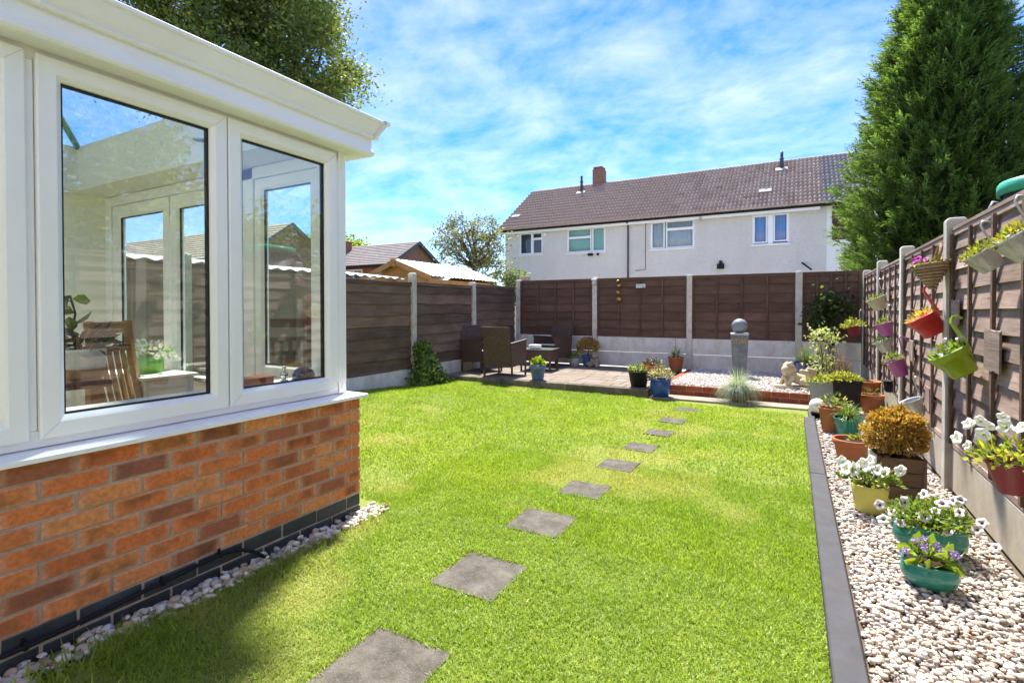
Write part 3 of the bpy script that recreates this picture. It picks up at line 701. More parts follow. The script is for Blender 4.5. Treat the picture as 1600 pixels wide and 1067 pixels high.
def foliage_ball(n, c, r, up=.4, flat=1.0, shell=.35):
    d = unit(NR.normal(size=(n, 3))); d[:, 2] = np.abs(d[:, 2]) * .9 + d[:, 2] * .1
    rr = (shell + (1 - shell) * NR.random(n) ** .5)[:, None]
    P = np.array(c)[None] + d * rr * np.array(r)[None]
    D = d + NR.normal(size=(n, 3)) * .5; D[:, 2] += up; return P, D

M_leafin = M_leaf
pp = thing('potted_plant', 'trailing plant in a white speckled pot with tan base on the dining table', 'plant pot', (-3.50, 1.375, .90))
MB().lathe([(0, 0), (.085, 0), (.092, .01), (.098, .055)], 28).build('pot_base', m_plain('tan_glaze', (.42, .24, .10), .5), pp, world=False)
MB().lathe([(.0982, .055), (.106, .16), (.100, .165), (.095, .13), (0, .13)], 28).build('pot', _m('speckled_pot', [(.30, (.15, .14, .12)), (.36, (.78, .76, .70))], 45, .6, .05), pp, world=False)
n = 90; a = NR.uniform(0, 6.28, n); P = np.stack([np.cos(a) * NR.uniform(.02, .12, n), np.sin(a) * NR.uniform(.02, .12, n), NR.uniform(.15, .24, n)], 1); D = np.stack([np.cos(a), np.sin(a), NR.uniform(-.3, .7, n)], 1)
leaves('leaf', P, D, NR.uniform(.06, .15, n), .025, tints(n, (.05, .075, .03)), M_leaf, pp, hexa=True)
mb = MB(); mb.tube([(-.02, -.02, .13), (-.03, -.04, .25), (-.01, -.03, .36), (-.02, -.05, .46)], .006, 6); mb.build('stem', M_bark, pp, world=False)
P = np.array([(-.02, -.04, .3), (-.02, -.03, .36), (-.02, -.04, .42), (-.02, -.05, .46), (-.03, -.04, .26), (-.02, -.04, .44)]); D = NR.normal(size=(6, 3)) + np.array([0, 0, .3])
leaves('leaf', P, D, .11, .06, tints(6, (.07, .10, .03)), M_leaf, pp, hexa=True)
cab = MB().bb((-4.55, 1.85, .15), (-3.85, 2.18, .80)).bb((-4.57, 1.83, .8005), (-3.83, 2.2, .825)).build('cabinet', M_cream, bevel=.004); tag(cab, 'low cream cabinet carrying white flowers inside the conservatory', 'cabinet')
fp = thing('potted_plant', 'white flowers in a bright green box on the cream cabinet indoors', 'plant pot', (-4.15, 2.0, .825))
MB().lathe([(0, 0), (.085, 0), (.10, .12), (.095, .12), (.09, .09), (0, .09)], 24, square=.8).build('pot', m_plain('green_box', (.16, .42, .08), .5), fp, world=False)
n = 140; P, D = foliage_ball(n, (.05, 0, .12), (.20, .13, .12)); leaves('blossoms', P, D, .035, .03, tints(n, (.8, .8, .78), .1, (.2, .4, .08), .3), M_petal, fp, hexa=True)
bx = thing('wooden_box', 'small red brown wooden box on the window board', 'box', (-2.62, 1.80, .866)); MB().bb((-2.68, 1.70, .866), (-2.58, 1.90, .90)).build('body', m_wood('mahogany', (.20, .05, .025), (.30, .09, .04), .4, .05, False), bx, bevel=.003); MB().bb((-2.685, 1.695, .9005), (-2.575, 1.905, .912)).build('lid', m_wood('mahogany_lid', (.22, .06, .03), (.32, .1, .05), .4, .05, False), bx, bevel=.003)
bl = thing('ornament', 'small silver ornament standing on the window board', 'ornament', (-2.60, 1.98, .866)); MB().lathe([(0, 0), (.022, 0), (.022, .008), (.008, .015), (.018, .03), (.022, .045), (.012, .062), (.007, .07), (.012, .08), (.006, .09), (0, .092)], 16).build('body', m_plain('silver', (.6, .6, .6), .2, .5, .1, 9, 0, 1), bl, world=False)
bl = thing('blue_bowl', 'upturned dark blue bowl on the window board near the corner post', 'bowl', (-2.62, 2.13, .866)); MB().lathe([(.062, 0), (.066, .004), (.064, .03), (.05, .055), (.025, .068), (.02, .075), (0, .075)], 24).build('body', glaze('blue_bowl', (.02, .05, .18)), bl, world=False)

# ------------------------------------------------------------------ fences
def board_mesh(length, h, wav, seed, mat, seg=10, t0=.004, t1=.027):
    """front faces -Y, runs along X, lower edge proud and wavy"""
    r = random.Random(seed); ph = [r.uniform(0, 6.28) for _ in range(4)]; V, F = [], []
    for i in range(seg + 1):
        x = length * i / seg; q = x * 2.4
        wv = wav * (math.sin(q * 1.1 + ph[0]) * .6 + math.sin(q * 2.7 + ph[1]) * .35 + r.uniform(-.25, .25))
        V += [(x, -t1, wv), (x, -t0, h), (x, 0, h), (x, 0, wv)]
    for i in range(seg):
        a, b = i * 4, i * 4 + 4
        for j in range(4): F.append((a + j, b + j, b + (j + 1) % 4, a + (j + 1) % 4))
    F += [(0, 1, 2, 3), (seg * 4 + 3, seg * 4 + 2, seg * 4 + 1, seg * 4)]
    return MB().add(V, F).mesh('fence_board', 0, [mat])
def post_mesh(h, w_=.10, d=.115):
    mb = MB(); x, y = w_ / 2, d / 2
    mb.add([(-x, -y, 0), (x, -y, 0), (x, y, 0), (-x, y, 0), (-x, -y, h - .02), (x, -y, h - .02), (x, y, h - .02), (-x, y, h - .02), (-x * .75, -y * .75, h), (x * .75, -y * .75, h), (x * .75, y * .75, h), (-x * .75, y * .75, h)],
           [(0, 1, 5, 4), (1, 2, 6, 5), (2, 3, 7, 6), (3, 0, 4, 7), (4, 5, 9, 8), (5, 6, 10, 9), (6, 7, 11, 10), (7, 4, 8, 11), (8, 9, 10, 11)])
    return mb.mesh('post', .005, [M_post])
def fence_run(label, loc, rz, runs, posts, mat, railmat, wav, nb, gb, gmat=None, pfront=.055, battens=3, cap=True, seed=0, bmat=None, skip_cap=False):
    """runs: (x0, x1, z_bottom_of_panel, panel_height); posts: (x, z0, height)"""
    fz = thing('garden_fence', label, 'fence', loc, rz if rz else 1e-9)
    r = random.Random(seed)
    for (x, z0, h) in posts:
        piece('post', post_mesh(h - z0), fz, (x, .0, z0), (r.uniform(-.006, .006), r.uniform(-.006, .006), 0))
    for ri, (x0, x1, zb, ph) in enumerate(runs):
        L = x1 - x0
        z = zb
        for k in range(gb):
            z -= .30
            o = MB().box((0, 0, 0), (L - .004, .045, .294)).build('gravel_board', gmat or M_gravelboard, fz, loc=(x0 + L / 2, .0, z + .147), rot=(0, 0, r.uniform(-.002, .002)), bevel=.006, world=False)
        pn = MB().box((L / 2, -.006, ph - .012), (L - .004, .056, .022)).build('fence_panel', railmat, fz, loc=(x0, 0, zb), bevel=.002, world=False)
        MB().box((L / 2, -.004, .02), (L - .006, .042, .038)).build('bottom_rail', railmat, pn, bevel=.002, world=False)
        MB().box((L / 2, -.013, ph - .042), (L - .006, .03, .036)).build('top_rail', railmat, pn, bevel=.002, world=False)
        pit = (ph - .03) / nb; bl_ = [board_mesh(L - .012, pit * 1.22, wav, seed * 100 + ri * 10 + q, mat) for q in range(4)]
        for k in range(nb):
            hh = k * pit + .01
            sc = 1.0 if k < nb - 1 else .82
            piece('board', bl_[r.randrange(4)], pn, (.006, .004 + r.uniform(-.001, .001), hh), (0, r.uniform(-.002, .002), 0), (1, 1, sc))
        for q in range(battens + 2 if battens else 0):
            xb = .018 + (L - .036) * q / (battens + 1)
            MB().box((0, 0, 0), (.034, .018, ph - .07)).build('batten', bmat or railmat, pn, loc=(xb, -.0335, ph / 2 - .01), rot=(0, r.uniform(-.003, .003), 0), bevel=.002, world=False)
    return fz
# right fence: local X runs towards the camera (-Y), front faces -X
def rx(y): return 10.36 - y
fr_ = fence_run('weathered brown lap fence with concrete posts down the right side, hung with flower pots', (.955, 10.36, 0), R(-90),
    [(rx(10.27), rx(8.45), .36, 1.50), (rx(8.35), rx(6.67), .33, 1.50), (rx(6.57), rx(4.77), .32, 1.52), (rx(4.67), rx(2.84), .325, 1.525), (rx(2.74), rx(.90), .325, 1.525)],
    [(rx(10.32), 0, 1.93), (rx(8.40), 0, 1.93), (rx(6.62), 0, 1.93), (rx(4.72), 0, 1.925), (rx(2.79), 0, 1.92), (rx(.85), 0, 1.92)], M_rightwood, M_rightwood, .003, 11, 1, gmat=_stained('sunlit_copy_concrete', .56), seed=1, bmat=M_batten)  # gravel boards: stained concrete copy, colour darkened to offset the direct sun
fence_run('dark brown panel fence with concrete posts and double gravel boards across the back', (-5.62, 10.46, 0), 0,
    [(.06, 1.79, .725, 1.215), (1.89, 3.70, .725, 1.215), (3.80, 5.55, .725, 1.215), (5.65, 6.52, .725, 1.215)],
    [(0, 0, 1.96), (1.84, 0, 1.97), (3.75, 0, 1.96), (5.60, 0, 1.96)], M_backwood, M_backwood, .003, 7, 2, seed=2)
def lx(y): return y - .2
fence_run('brown waney edge fence with concrete posts down the left side', (-5.70, .2, 0), R(90),
    [(lx(8.72), lx(10.40), .40, 1.40), (lx(6.88), lx(8.62), .33, 1.43), (lx(5.03), lx(6.78), .30, 1.44), (lx(3.18), lx(4.93), .30, 1.44), (lx(1.33), lx(3.08), .30, 1.44)],
    [(lx(8.67), 0, 1.83), (lx(6.83), 0, 1.90), (lx(4.98), 0, 1.88), (lx(3.13), 0, 1.88), (lx(1.28), 0, 1.88)], M_leftwood, M_leftwood, .013, 8, 1, battens=0, seed=3)
o = MB().box((0, 0, 0), (.22, .16, .5)).build('neighbour_post', M_tan, loc=(-5.55, 10.62, 1.80), bevel=.01); tag(o, 'square tan stone post top showing behind the back left fence corner', 'post')

# things on the back fence
sg = thing('plaque', 'small pale lettered plaque on the dark back fence', 'sign', (-2.81, 10.43, 1.76)); MB().bb((-2.905, 10.408, 1.722), (-2.715, 10.42, 1.80)).build('board', m_plain('plaque_white', (.62, .66, .60), .6), sg, bevel=.002)
mb = MB(); M_ink = m_plain('plaque_print', (.16, .20, .16), .7)
for (a, b, c, d) in ((-2.89, -2.83, 1.768, 1.775), (-2.82, -2.75, 1.768, 1.775), (-2.87, -2.84, 1.748, 1.755), (-2.83, -2.80, 1.748, 1.755), (-2.78, -2.728, 1.73, 1.748)): mb.bb((a, 10.4062, c), (b, 10.4078, d))
mb.build('print', M_ink, sg)
ho = thing('hanging_ornament', 'string of four golden stones hanging on the back fence', 'ornament', (-3.264, 10.40, 1.9)); MB().tube([(-3.264, 10.405, 1.93), (-3.264, 10.40, 1.42)], .003, 5).build('cord', M_black, ho)
for k, (zz, sx) in enumerate(((1.875, .032), (1.78, .045), (1.64, .045), (1.50, .055))): MB().ball((-3.264 + (.01 if k % 2 else -.008), 10.395, zz), (sx, .03, sx * .75), 2, jit=.1).build('stone', M_brass, ho)
bxl = thing('fence_lamp', 'small grey box lamp on the top of a back fence post', 'lamp', (-3.78, 10.39, 1.86)); MB().bb((-3.825, 10.35, 1.80), (-3.735, 10.395, 1.90)).build('body', M_zinc, bxl, bevel=.006); MB().bb((-3.835, 10.335, 1.9005), (-3.725, 10.398, 1.925)).build('cap', M_upvc, bxl, bevel=.004)
fl = thing('fence_lamp', 'small black box lamp low on the right fence behind the yellow bush', 'lamp', (.84, 7.0, .45)); MB().bb((.82, 6.93, .38), (.89, 7.07, .49)).build('body', M_black, fl, bevel=.01); MB().bb((.80, 6.92, .4905), (.89, 7.08, .505)).build('cap', M_black, fl, bevel=.004)

# ------------------------------------------------------------------ the house behind
HY = 21.8
M_dash = Mt('pebbledash', .9, .2); _v = M_dash.co((1, 1, 1))
M_dash.col(M_dash.mix(M_dash.mix(.45, M_dash.ramp(M_dash.noise(11, 6, .9, _v), [(.35, 0.), (.65, 1.)]), M_dash.ramp(M_dash.noise(.7, 5, .7, M_dash.co((1, 1, .5))), [(.35, 0.), (.65, 1.)])), (.74, .69, .61), (.92, .87, .785))).bump(M_dash.noise(16, 4, .9, _v), 1.0, .06); M_dash = M_dash.m
M_render = m_plain('cream_render', (.86, .84, .78), .85, .2, .03, 3, .05)
def _tile(name, a, b, c_):
    t = Mt(name, .85, .2); v = t.co((1, 1, 1), rand=47.0)
    k = t.ramp(t.rand(), [(0, a), (.5, b), (1, c_)]); k = t.mix(t.ramp(t.noise(7, 5, .7, v), [(.45, 0.), (.75, .6)]), k, (.30, .24, .20))
    t.col(k).bump(t.noise(40, 4, .6, v), .3, .006); return t.m
M_tile = _tile('pantile', (.50, .345, .25), (.61, .45, .345), (.44, .30, .22)); M_tile2 = _tile('grey_pantile', (.36, .31, .28), (.44, .39, .35), (.31, .27, .24))
M_dark = m_plain('dark_void', (.02, .015, .013), .9); M_pipe = m_plain('grey_pipe', (.07, .07, .075), .5); M_lead = _m('lead', [(.3, (.28, .275, .26)), (.7, (.42, .41, .39))], 20, .8, .3)
hs_ = thing('terraced_house', 'long white pebbledashed house with brown pantile roof behind the back fence', 'house', (-5.7, HY, 0))
WIN = [(-11.66, -10.46, 3.87, 4.90), (-9.25, -7.43, 3.82, 4.93), (-5.49, -3.71, 3.78, 4.95), (-1.62, -.37, 3.74, 4.88)]
# wall with openings: piers between windows
mb = MB(); xs_ = [-12.45] + [v for w_ in WIN for v in (w_[0], w_[1])] + [.80]
for k in range(0, len(xs_), 2): mb.bb((xs_[k], HY, -.05), (xs_[k + 1], HY + .25, 5.0))
for (a, b, c, d) in WIN: mb.bb((a, HY + .0003, -.05), (b, HY + .25, c)); mb.bb((a, HY + .0003, d), (b, HY + .25, 5.0))
mb.bb((-12.45, HY + .2501, -.05), (-12.2, HY + 7, 5.0)); mb.add([(-12.45, HY, 5.0), (-12.45, HY + 7, 5.0), (-12.45, HY + 3.5, 7.5), (-12.2, HY, 5.0), (-12.2, HY + 7, 5.0), (-12.2, HY + 3.5, 7.5)], [(0, 1, 2), (3, 5, 4), (0, 2, 5, 3), (1, 4, 5, 2)])
mb.build('wall', M_dash, hs_)
MB().bb((.8003, HY + .03, -.05), (6.5, HY + .28, 5.0)).build('end_wall', M_render, hs_)
MB().bb((.98, HY - .01, 3.78), (2.2, HY + .05, 4.95)).build('cladding', m_plain('maroon_cladding', (.07, .03, .025), .7), hs_)
M_curt = [m_plain('curtain_' + n_, c, .9, .1, .1, 3, .02) for n_, c in (('grey', (.10, .11, .12)), ('green', (.30, .52, .40)), ('white', (.42, .47, .50)), ('blue', (.20, .34, .66)))]
mpH = lambda u, v, n: (u, HY + .06 - n, v)
def hwin(k, rect, lights, curt, label=None):
    u0, u1, v0, v1 = rect
    wd = MB().ring(rect, [(0, -.05), (0, .03), (.045, .03), (.05, -.03)], mpH).build('window', M_upvc, hs_)
    MB().bb((u0 - .04, HY - .06, v0 - .045), (u1 + .04, HY + .08, v0)).build('sill', M_upvc, wd)
    for (a, b, c, d, opn) in lights:
        r_ = (u0 + a * (u1 - u0), u0 + b * (u1 - u0), v0 + c * (v1 - v0), v0 + d * (v1 - v0))
        mpo = (lambda u, v, n: (u, HY + .06 - n - .10 * opn * (r_[3] - v if d > .7 and c > .6 else (u1 - u) * .8), v)) if opn else mpH
        MB().ring(r_, [(0, -.01), (0, .045), (.045, .045), (.055, .02), (.055, -.01)], mpo).build('casement', M_upvc, wd)
        MB().add([mpo(r_[0] + .05, r_[2] + .05, .0), mpo(r_[1] - .05, r_[2] + .05, .0), mpo(r_[1] - .05, r_[3] - .05, .0), mpo(r_[0] + .05, r_[3] - .05, .0)], [(0, 1, 2, 3)]).build('pane', M_hglass, wd)
    st = []
    for i in range(60):
        u = u0 + (u1 - u0) * i / 59; yy = HY + .17 + (.022 * math.sin(i * 1.3) if curt[1] else 0)
        st.append([(u, yy, v0), (u, yy + .001, v1)])
    MB().sweep(st, smooth=True).build('curtain', M_curt[curt[0]], wd, fix=False)
    MB().bb((u0, HY + .235, v0), (u1, HY + .249, v1)).build('room', M_dark, wd)
hwin(0, WIN[0], [(.03, .55, .02, .98, 1), (.55, .98, .70, .98, 1), (.55, .98, .02, .70, 0)], (0, 0))
hwin(1, WIN[1], [(.02, .64, .62, .97, 0), (.02, .64, .03, .62, 0), (.66, .98, .03, .97, 0)], (1, 0))
hwin(2, WIN[2], [(.02, .33, .03, .97, 0), (.36, .98, .68, .97, 1), (.36, .98, .03, .68, 0)], (2, 1))
hwin(3, WIN[3], [(.03, .42, .06, .97, 0), (.58, .97, .08, .99, 0)], (3, 1))
MB().bb((WIN[3][0] + .43 * 1.25, HY + .02, 3.75), (WIN[3][0] + .57 * 1.25, HY + .09, 4.87)).build('mullion', M_upvc, hs_)
MB().bb((-12.6, HY - .22, 4.86), (.6, HY - .19, 5.02)).bb((-12.6, HY - .19, 4.99), (.6, HY - .0005, 5.0)).build('soffit', M_render, hs_)
MB().sweep([[(x_, HY - .30, 5.0), (x_, HY - .31, 5.05), (x_, HY - .22, 5.05), (x_, HY - .2, 4.97), (x_, HY - .27, 4.965)] for x_ in (-12.7, 6.5)], closed=True).build('gutter', M_black, hs_)
MB().tube([(-6.41, HY - .25, 4.98), (-6.41, HY - .08, 4.8), (-6.41, HY - .06, 0)], .038, 8).build('downpipe', M_pipe, hs_)
MB().tube([(-5.68, HY - .02, 4.95), (-5.68, HY - .02, 2.96), (-6.1, HY - .02, 2.94)], .012, 5).build('cable', M_pipe, hs_)
MB().bb((-10.41, HY - .06, 4.68), (-10.25, HY - .001, 4.85)).build('alarm_box', M_upvc, hs_, bevel=.01)
MB().bb((-8.2, HY - .14, 3.66), (-7.98, HY - .04, 3.76)).tube([(-7.75, HY - .1, 3.66), (-7.75, HY - .1, 3.76)], .05, 8).tube([(-8.3, HY, 3.78), (-8.1, HY - .1, 3.74)], .02, 6).build('security_lamp', M_black, hs_)
MB().bb((-2.86, HY - .12, 2.88), (-2.6, HY - .002, 3.08)).bb((-2.78, HY - .1, 3.0801), (-2.68, HY - .002, 3.2)).build('wall_vent', M_black, hs_, bevel=.01)
MB().tube([(.05, HY - .02, 3.0), (.35, HY - .25, 2.72)], .03, 6).build('bracket', M_black, hs_)
MB().bb((-3.5, HY - .28, 4.78), (-3.42, HY - .2, 4.95)).build('aerial_bracket', M_lead, hs_)
# roof
E0, E1 = Vector((0, HY - .28, 5.06)), Vector((0, HY + 3.5, 7.66)); SL = (E1 - E0).length; PT = math.atan2(2.6, 3.78)
mb = MB(); mb.add([(-12.7, E0.y + .02, E0.z - .06), (6.5, E0.y + .02, E0.z - .06), (6.5, E1.y, E1.z - .05), (-12.7, E1.y, E1.z - .05), (-12.7, E1.y + 3.8, E0.z), (6.5, E1.y + 3.8, E0.z)], [(0, 1, 2, 3), (3, 2, 5, 4)])
roof = mb.build('roof', M_dark, hs_)
def tile_geo():
    V, F = [], []; W_, L_ = .305, .40
    for i in range(9):
        x = W_ * i / 8; z = .036 * math.sin(i / 8 * 4 * math.pi - .6) + .02
        V += [(x, 0, z + .085), (x, L_, z - .004), (x, 0, z - .03)]
    for i in range(8):
        a, b = i * 3, i * 3 + 3; F += [(a, b, b + 1, a + 1), (a + 2, b + 2, b, a)]
    return V, F
tv, tf = tile_geo(); tm = MB().add(tv, tf, True).mesh('roof_tile', 0, [M_tile], fix=False); tm2 = MB().add(tv, tf, True).mesh('roof_tile_grey', 0, [M_tile2], fix=False)
rows = 14; rp = (SL - .04) / rows; cols_ = []
x = -12.72
while x < 3.0: cols_.append(x); x += .298
cells = [(c, r_) for c in cols_ for r_ in range(rows)]
cells.sort(key=lambda q: -q[0] + q[1] * .02 if q[0] < 1.35 else 50 + q[0])
RM = Matrix.Rotation(PT, 4, 'X')
rest = MB(); one = 0
for (cx, r_) in cells:
    p = E0 + (E1 - E0) * (r_ * rp / SL); jx, jz = rnd.uniform(-.004, .004), rnd.uniform(-.004, .004); loc = (cx + jx, p.y, p.z - .01 + jz)
    g2 = cx > .62
    if one < 290:
        piece('roof_tile', tm2 if g2 else tm, roof, loc, (PT + rnd.uniform(-.008, .008), rnd.uniform(-.006, .006), 0), world=True); one += 1
    else: rest.add(tv, tf, True, 1 if g2 else 0, Matrix.Translation(loc) @ Matrix.Rotation(PT + rnd.uniform(-.008, .008), 4, 'X'))
_t = _tile('pantile_mass', (.52, .365, .27), (.52, .365, .27), (.52, .365, .27)); o = rest.build('roof_tiles', [_t, M_tile2], roof, fix=False); o['kind'] = 'stuff'
x = -12.7; rm = MB().sweep([[(0, math.cos(a) * .13, math.sin(a) * .11) for a in np.linspace(-.1, math.pi + .1, 7)], [(.44, math.cos(a) * .125, math.sin(a) * .105) for a in np.linspace(-.1, math.pi + .1, 7)]], smooth=True).mesh('ridge_tile', 0, [M_tile2], fix=False)
while x < 3: piece('ridge_tile', rm, roof, (x, E1.y, E1.z - .05 + rnd.uniform(-.005, .005)), world=True); x += .45
chm = MB().bb((-9.2, E1.y - .35, 6.9), (-8.67, E1.y + .25, 8.36)).bb((-9.17, E1.y - .32, 8.3601), (-8.70, E1.y + .22, 8.48)).build('chimney', _m('chimney_brick', [(.3, (.22, .09, .05)), (.7, (.36, .17, .10))], 14, .9, .5), roof, bevel=.03)
mb = MB()
for k in range(17):
    mb.bb((-9.204, E1.y - .354, 7.0 + k * .08), (-8.666, E1.y + .254, 7.01 + k * .08))
mb.build('chimney_joints', M_mortar, roof)
piece('flashing', MB().box((0, 0, 0), (.85, .36, .12)).mesh('flashing', .03, [M_lead]), roof, (-8.93, E1.y - .44, 7.30), (PT, 0, 0), world=True)
FLM = MB().box((0, 0, 0), (.46, .30, .05)).mesh('flashing', .015, [M_lead])
for (x_, yo, zt, r0) in ((-9.58, 24.45, 7.95, .06), (-.71, 24.45, 7.85, .06), (-1.22, 22.75, 6.05, .055), (-12.3, 22.7, 5.95, .05)):
    zb = E0.z + (yo - E0.y) * math.tan(PT)
    MB().tube([(x_, yo, zb - .1), (x_, yo, zt - .2), (x_, yo, zt)], [r0 * 1.5, r0, r0], 8).tube([(x_, yo, zt - .32), (x_, yo, zt - .27)], r0 * 1.5, 8).build('vent_pipe', M_pipe, roof)
    piece('flashing', FLM, roof, (x_, yo - .12, zb + .03), (PT, 0, 0), world=True)
# unseen white terrace behind the camera, added to bounce sunlight into the shade
own = thing('bounce_terrace', 'unseen white pebbledashed terrace added behind the camera to bounce sunlight into the garden', 'house', (0, -1.5, 0))
OW = [(-1.0, .9, .15, 2.25), (-1.2, .8, 3.3, 4.5), (-4.6, -3.0, 3.3, 4.5), (2.2, 3.6, 3.3, 4.5)]
mb = MB()
mb.bb((-15.0, -1.75, -.05), (-5.42, -1.5, 5.2)); mb.bb((4.2, -1.7501, -.05), (13.0, -1.5001, 5.2)); mb.bb((-5.42, -1.75, 2.9), (-2.3, -1.5, 3.3)); mb.bb((-2.3, -1.75, -.05), (-1.2, -1.5, 5.2)); mb.bb((-5.42, -1.75, 3.3), (-4.6, -1.5, 5.2)); mb.bb((-3.0, -1.75, 3.3), (-2.3, -1.5, 5.2)); mb.bb((-4.6, -1.75, 4.5), (-3.0, -1.5, 5.2))
mb.bb((-1.2, -1.75, 2.25), (.9, -1.5, 3.3)); mb.bb((-1.2, -1.75, 4.5), (.9, -1.5, 5.2)); mb.bb((-1.2, -1.75, -.05), (-1.0, -1.5, 2.25)); mb.bb((.9, -1.75, -.05), (2.2, -1.5, 5.2)); mb.bb((.8, -1.75, 3.3), (.9, -1.5, 4.5)); mb.bb((2.2, -1.75, -.05), (4.2, -1.5, 3.3)); mb.bb((2.2, -1.75, 4.5), (4.2, -1.5, 5.2)); mb.bb((3.6, -1.75, 3.3), (4.2, -1.5, 4.5))
mb.build('wall', M_dash, own)
for (a, b, c, d) in OW:
    o = MB().ring((a, b, c, d), [(0, -.1), (0, .0), (.07, .0), (.07, -.06)], lambda u, v, n: (u, -1.56 + n, v)).bb(((a + b) / 2 - .05, -1.62, c + .07), ((a + b) / 2 + .05, -1.565, d - .07)).build('window' if c > 1 else 'patio_door', M_upvc, own)
    MB().bb((a + .06, -1.605, c + .06), (b - .06, -1.60, d - .06)).build('pane', M_hglass, o)
MB().add([(-15.2, -1.2, 5.15), (13.2, -1.2, 5.15), (13.2, -5.2, 7.8), (-15.2, -5.2, 7.8)], [(0, 1, 2, 3)]).build('roof', M_tile2, own)
MB().bb((-6.4, -5.2, -.05), (4.2, -5.0, 5.2)).build('inner_wall', M_cream, own)
pv = MB().bb((-2.4, -1.5, -.055), (2.5, -.55, .02)).build('terrace', M_paver); tag(pv, kind='structure')
yd = MB().bb((-13.5, 10.62, -.058), (4.0, HY - .02, -.03)).build('bounce_yard', _m('bounce_concrete', [(.3, (.36, .34, .31)), (.7, (.50, .48, .44))], 3, .9, .3, rnd_=False)); tag(yd, kind='structure')  # unseen pale paving, added so sunlight bounces up onto the house wall
# ------------------------------------------------------------------ other buildings
M_fartile = _m('far_roof', [(.3, (.17, .15, .135)), (.7, (.27, .24, .22))], 3, .9, .5)
M_farbrick = _m('far_brick', [(.3, (.24, .11, .07)), (.7, (.34, .17, .11))], 4, .9, .5)
def gable_house(name, label, x0, x1, y0, y1, ze, zr, wins, chim=None, tilem=M_fartile, wallm=None, rows_=12):
    h = thing(name, label, 'house', ((x0 + x1) / 2, (y0 + y1) / 2, 0)); wallm = wallm or M_farbrick; ym = (y0 + y1) / 2
    mb = MB().bb((x0, y0, -.05), (x1, y1, ze)); mb.add([(x1, y0, ze), (x1, y1, ze), (x1, ym, zr - .1), (x0, y0, ze), (x0, y1, ze), (x0, ym, zr - .1)], [(0, 1, 2), (3, 5, 4), (0, 2, 5, 3), (1, 4, 5, 2)])
    mb.build('wall', wallm, h)
    mb = MB(); ov = .3
    for s in (-1, 1):
        ye = (y0 - ov) if s < 0 else (y1 + ov); zz = ze - ov * (zr - ze) / (ym - y0)
        for k in range(rows_):
            a, b = k / rows_, (k + 1) / rows_; ya, yb = ye + (ym - ye) * a, ye + (ym - ye) * b; za, zb = zz + (zr - zz) * a, zz + (zr - zz) * b
            mb.add([(x0 - .25, ya, za + .07), (x1 + .25, ya, za + .07), (x1 + .25, yb, zb + .03), (x0 - .25, yb, zb + .03), (x0 - .25, ya, za), (x1 + .25, ya, za)], [(0, 1, 2, 3), (4, 5, 1, 0)])
    rf = mb.build('roof', tilem, h, fix=False)
    MB().sweep([[(x1 + .24, y0 - ov, ze - .35), (x1 + .24, ym, zr - .2), (x1 + .24, y1 + ov, ze - .35)], [(x1 + .24, y0 - ov, ze - .12), (x1 + .24, ym, zr + .05), (x1 + .24, y1 + ov, ze - .12)], [(x1 + .28, y0 - ov, ze - .12), (x1 + .28, ym, zr + .05), (x1 + .28, y1 + ov, ze - .12)]]).build('bargeboard', M_pipe, h, fix=False)
    MB().bb((x0 - .2, y0 - ov - .08, ze - .3), (x1 + .2, y0 - ov, ze - .18)).build('gutter', M_black, h)
    for (xa, xb, za, zb) in wins:
        o = MB().ring((xa, xb, za, zb), [(0, 0), (0, .06), (.09, .06), (.09, .0)], lambda u, v, n: (u, y0 - n, v)).bb(((xa + xb) / 2 - .04, y0 - .05, za), ((xa + xb) / 2 + .04, y0, zb)).build('window', M_upvc, h)
        MB().bb((xa + .05, y0 - .03, za + .05), (xb - .05, y0 - .02, zb - .05)).build('pane', m_plain('far_pane', (.10, .14, .15), .1, .6), o)
    if chim:
        cx, cy, cz, ct = chim; MB().bb((cx - .4, cy - .3, cz), (cx + .4, cy + .3, ct)).bb((cx - .45, cy - .35, ct + .001), (cx + .45, cy + .35, ct + .12)).build('chimney', wallm, rf, bevel=.02)
    return h
gable_house('brick_house', 'red brick house with grey tiled roof and chimney behind the left fence', -42, -24.1, 26.6, 32.2, 4.5, 6.15, [(-28.3, -26.6, 2.9, 4.1), (-33, -31, 2.9, 4.1)], (-30.4, 28.6, 5.2, 6.35))
gable_house('pale_roofed_house', 'house with pale tiled roof and white windows seen through the conservatory glass', -46, -26, 17.5, 23.0, 4.35, 6.3, [(-28.4, -26.8, 2.7, 4.0), (-33, -31.2, 2.7, 4.0), (-38, -36, 2.7, 4.0)], None, _m('pale_tile', [(.3, (.32, .24, .20)), (.7, (.42, .33, .28))], 3, .9, .5), M_farbrick)
# timber summer house behind the left fence
M_pine = m_wood('orange_pine', (.42, .21, .06), (.55, .30, .10), .6, .08, False)
def corr(mb, p0, p1, q0, q1, n=40, amp=.018):
    """corrugated sheet: edge p0-p1 to edge q0-q1, waves run along p0->p1"""
    p0, p1, q0, q1 = map(Vector, (p0, p1, q0, q1)); nn = (p1 - p0).cross(q0 - p0).normalized(); st = []
    for i in range(n + 1):
        t = i / n; wv = nn * (amp * math.sin(i * math.pi * .5)); st.append([p0.lerp(p1, t) + wv, q0.lerp(q1, t) + wv])
    return mb.sweep(st, smooth=True)
sh = thing('summer_house', 'orange timber summer house with white corrugated roof behind the left fence', 'shed', (-9.55, 12.4, 0))
MB().bb((-10.55, 10.9, -.05), (-8.55, 14.0, 2.1)).add([(-10.55, 10.9, 2.1), (-8.55, 10.9, 2.1), (-9.55, 10.9, 2.56), (-10.55, 14, 2.1), (-8.55, 14, 2.1), (-9.55, 14, 2.56)], [(0, 1, 2), (3, 5, 4)]).build('wall', M_pine, sh)
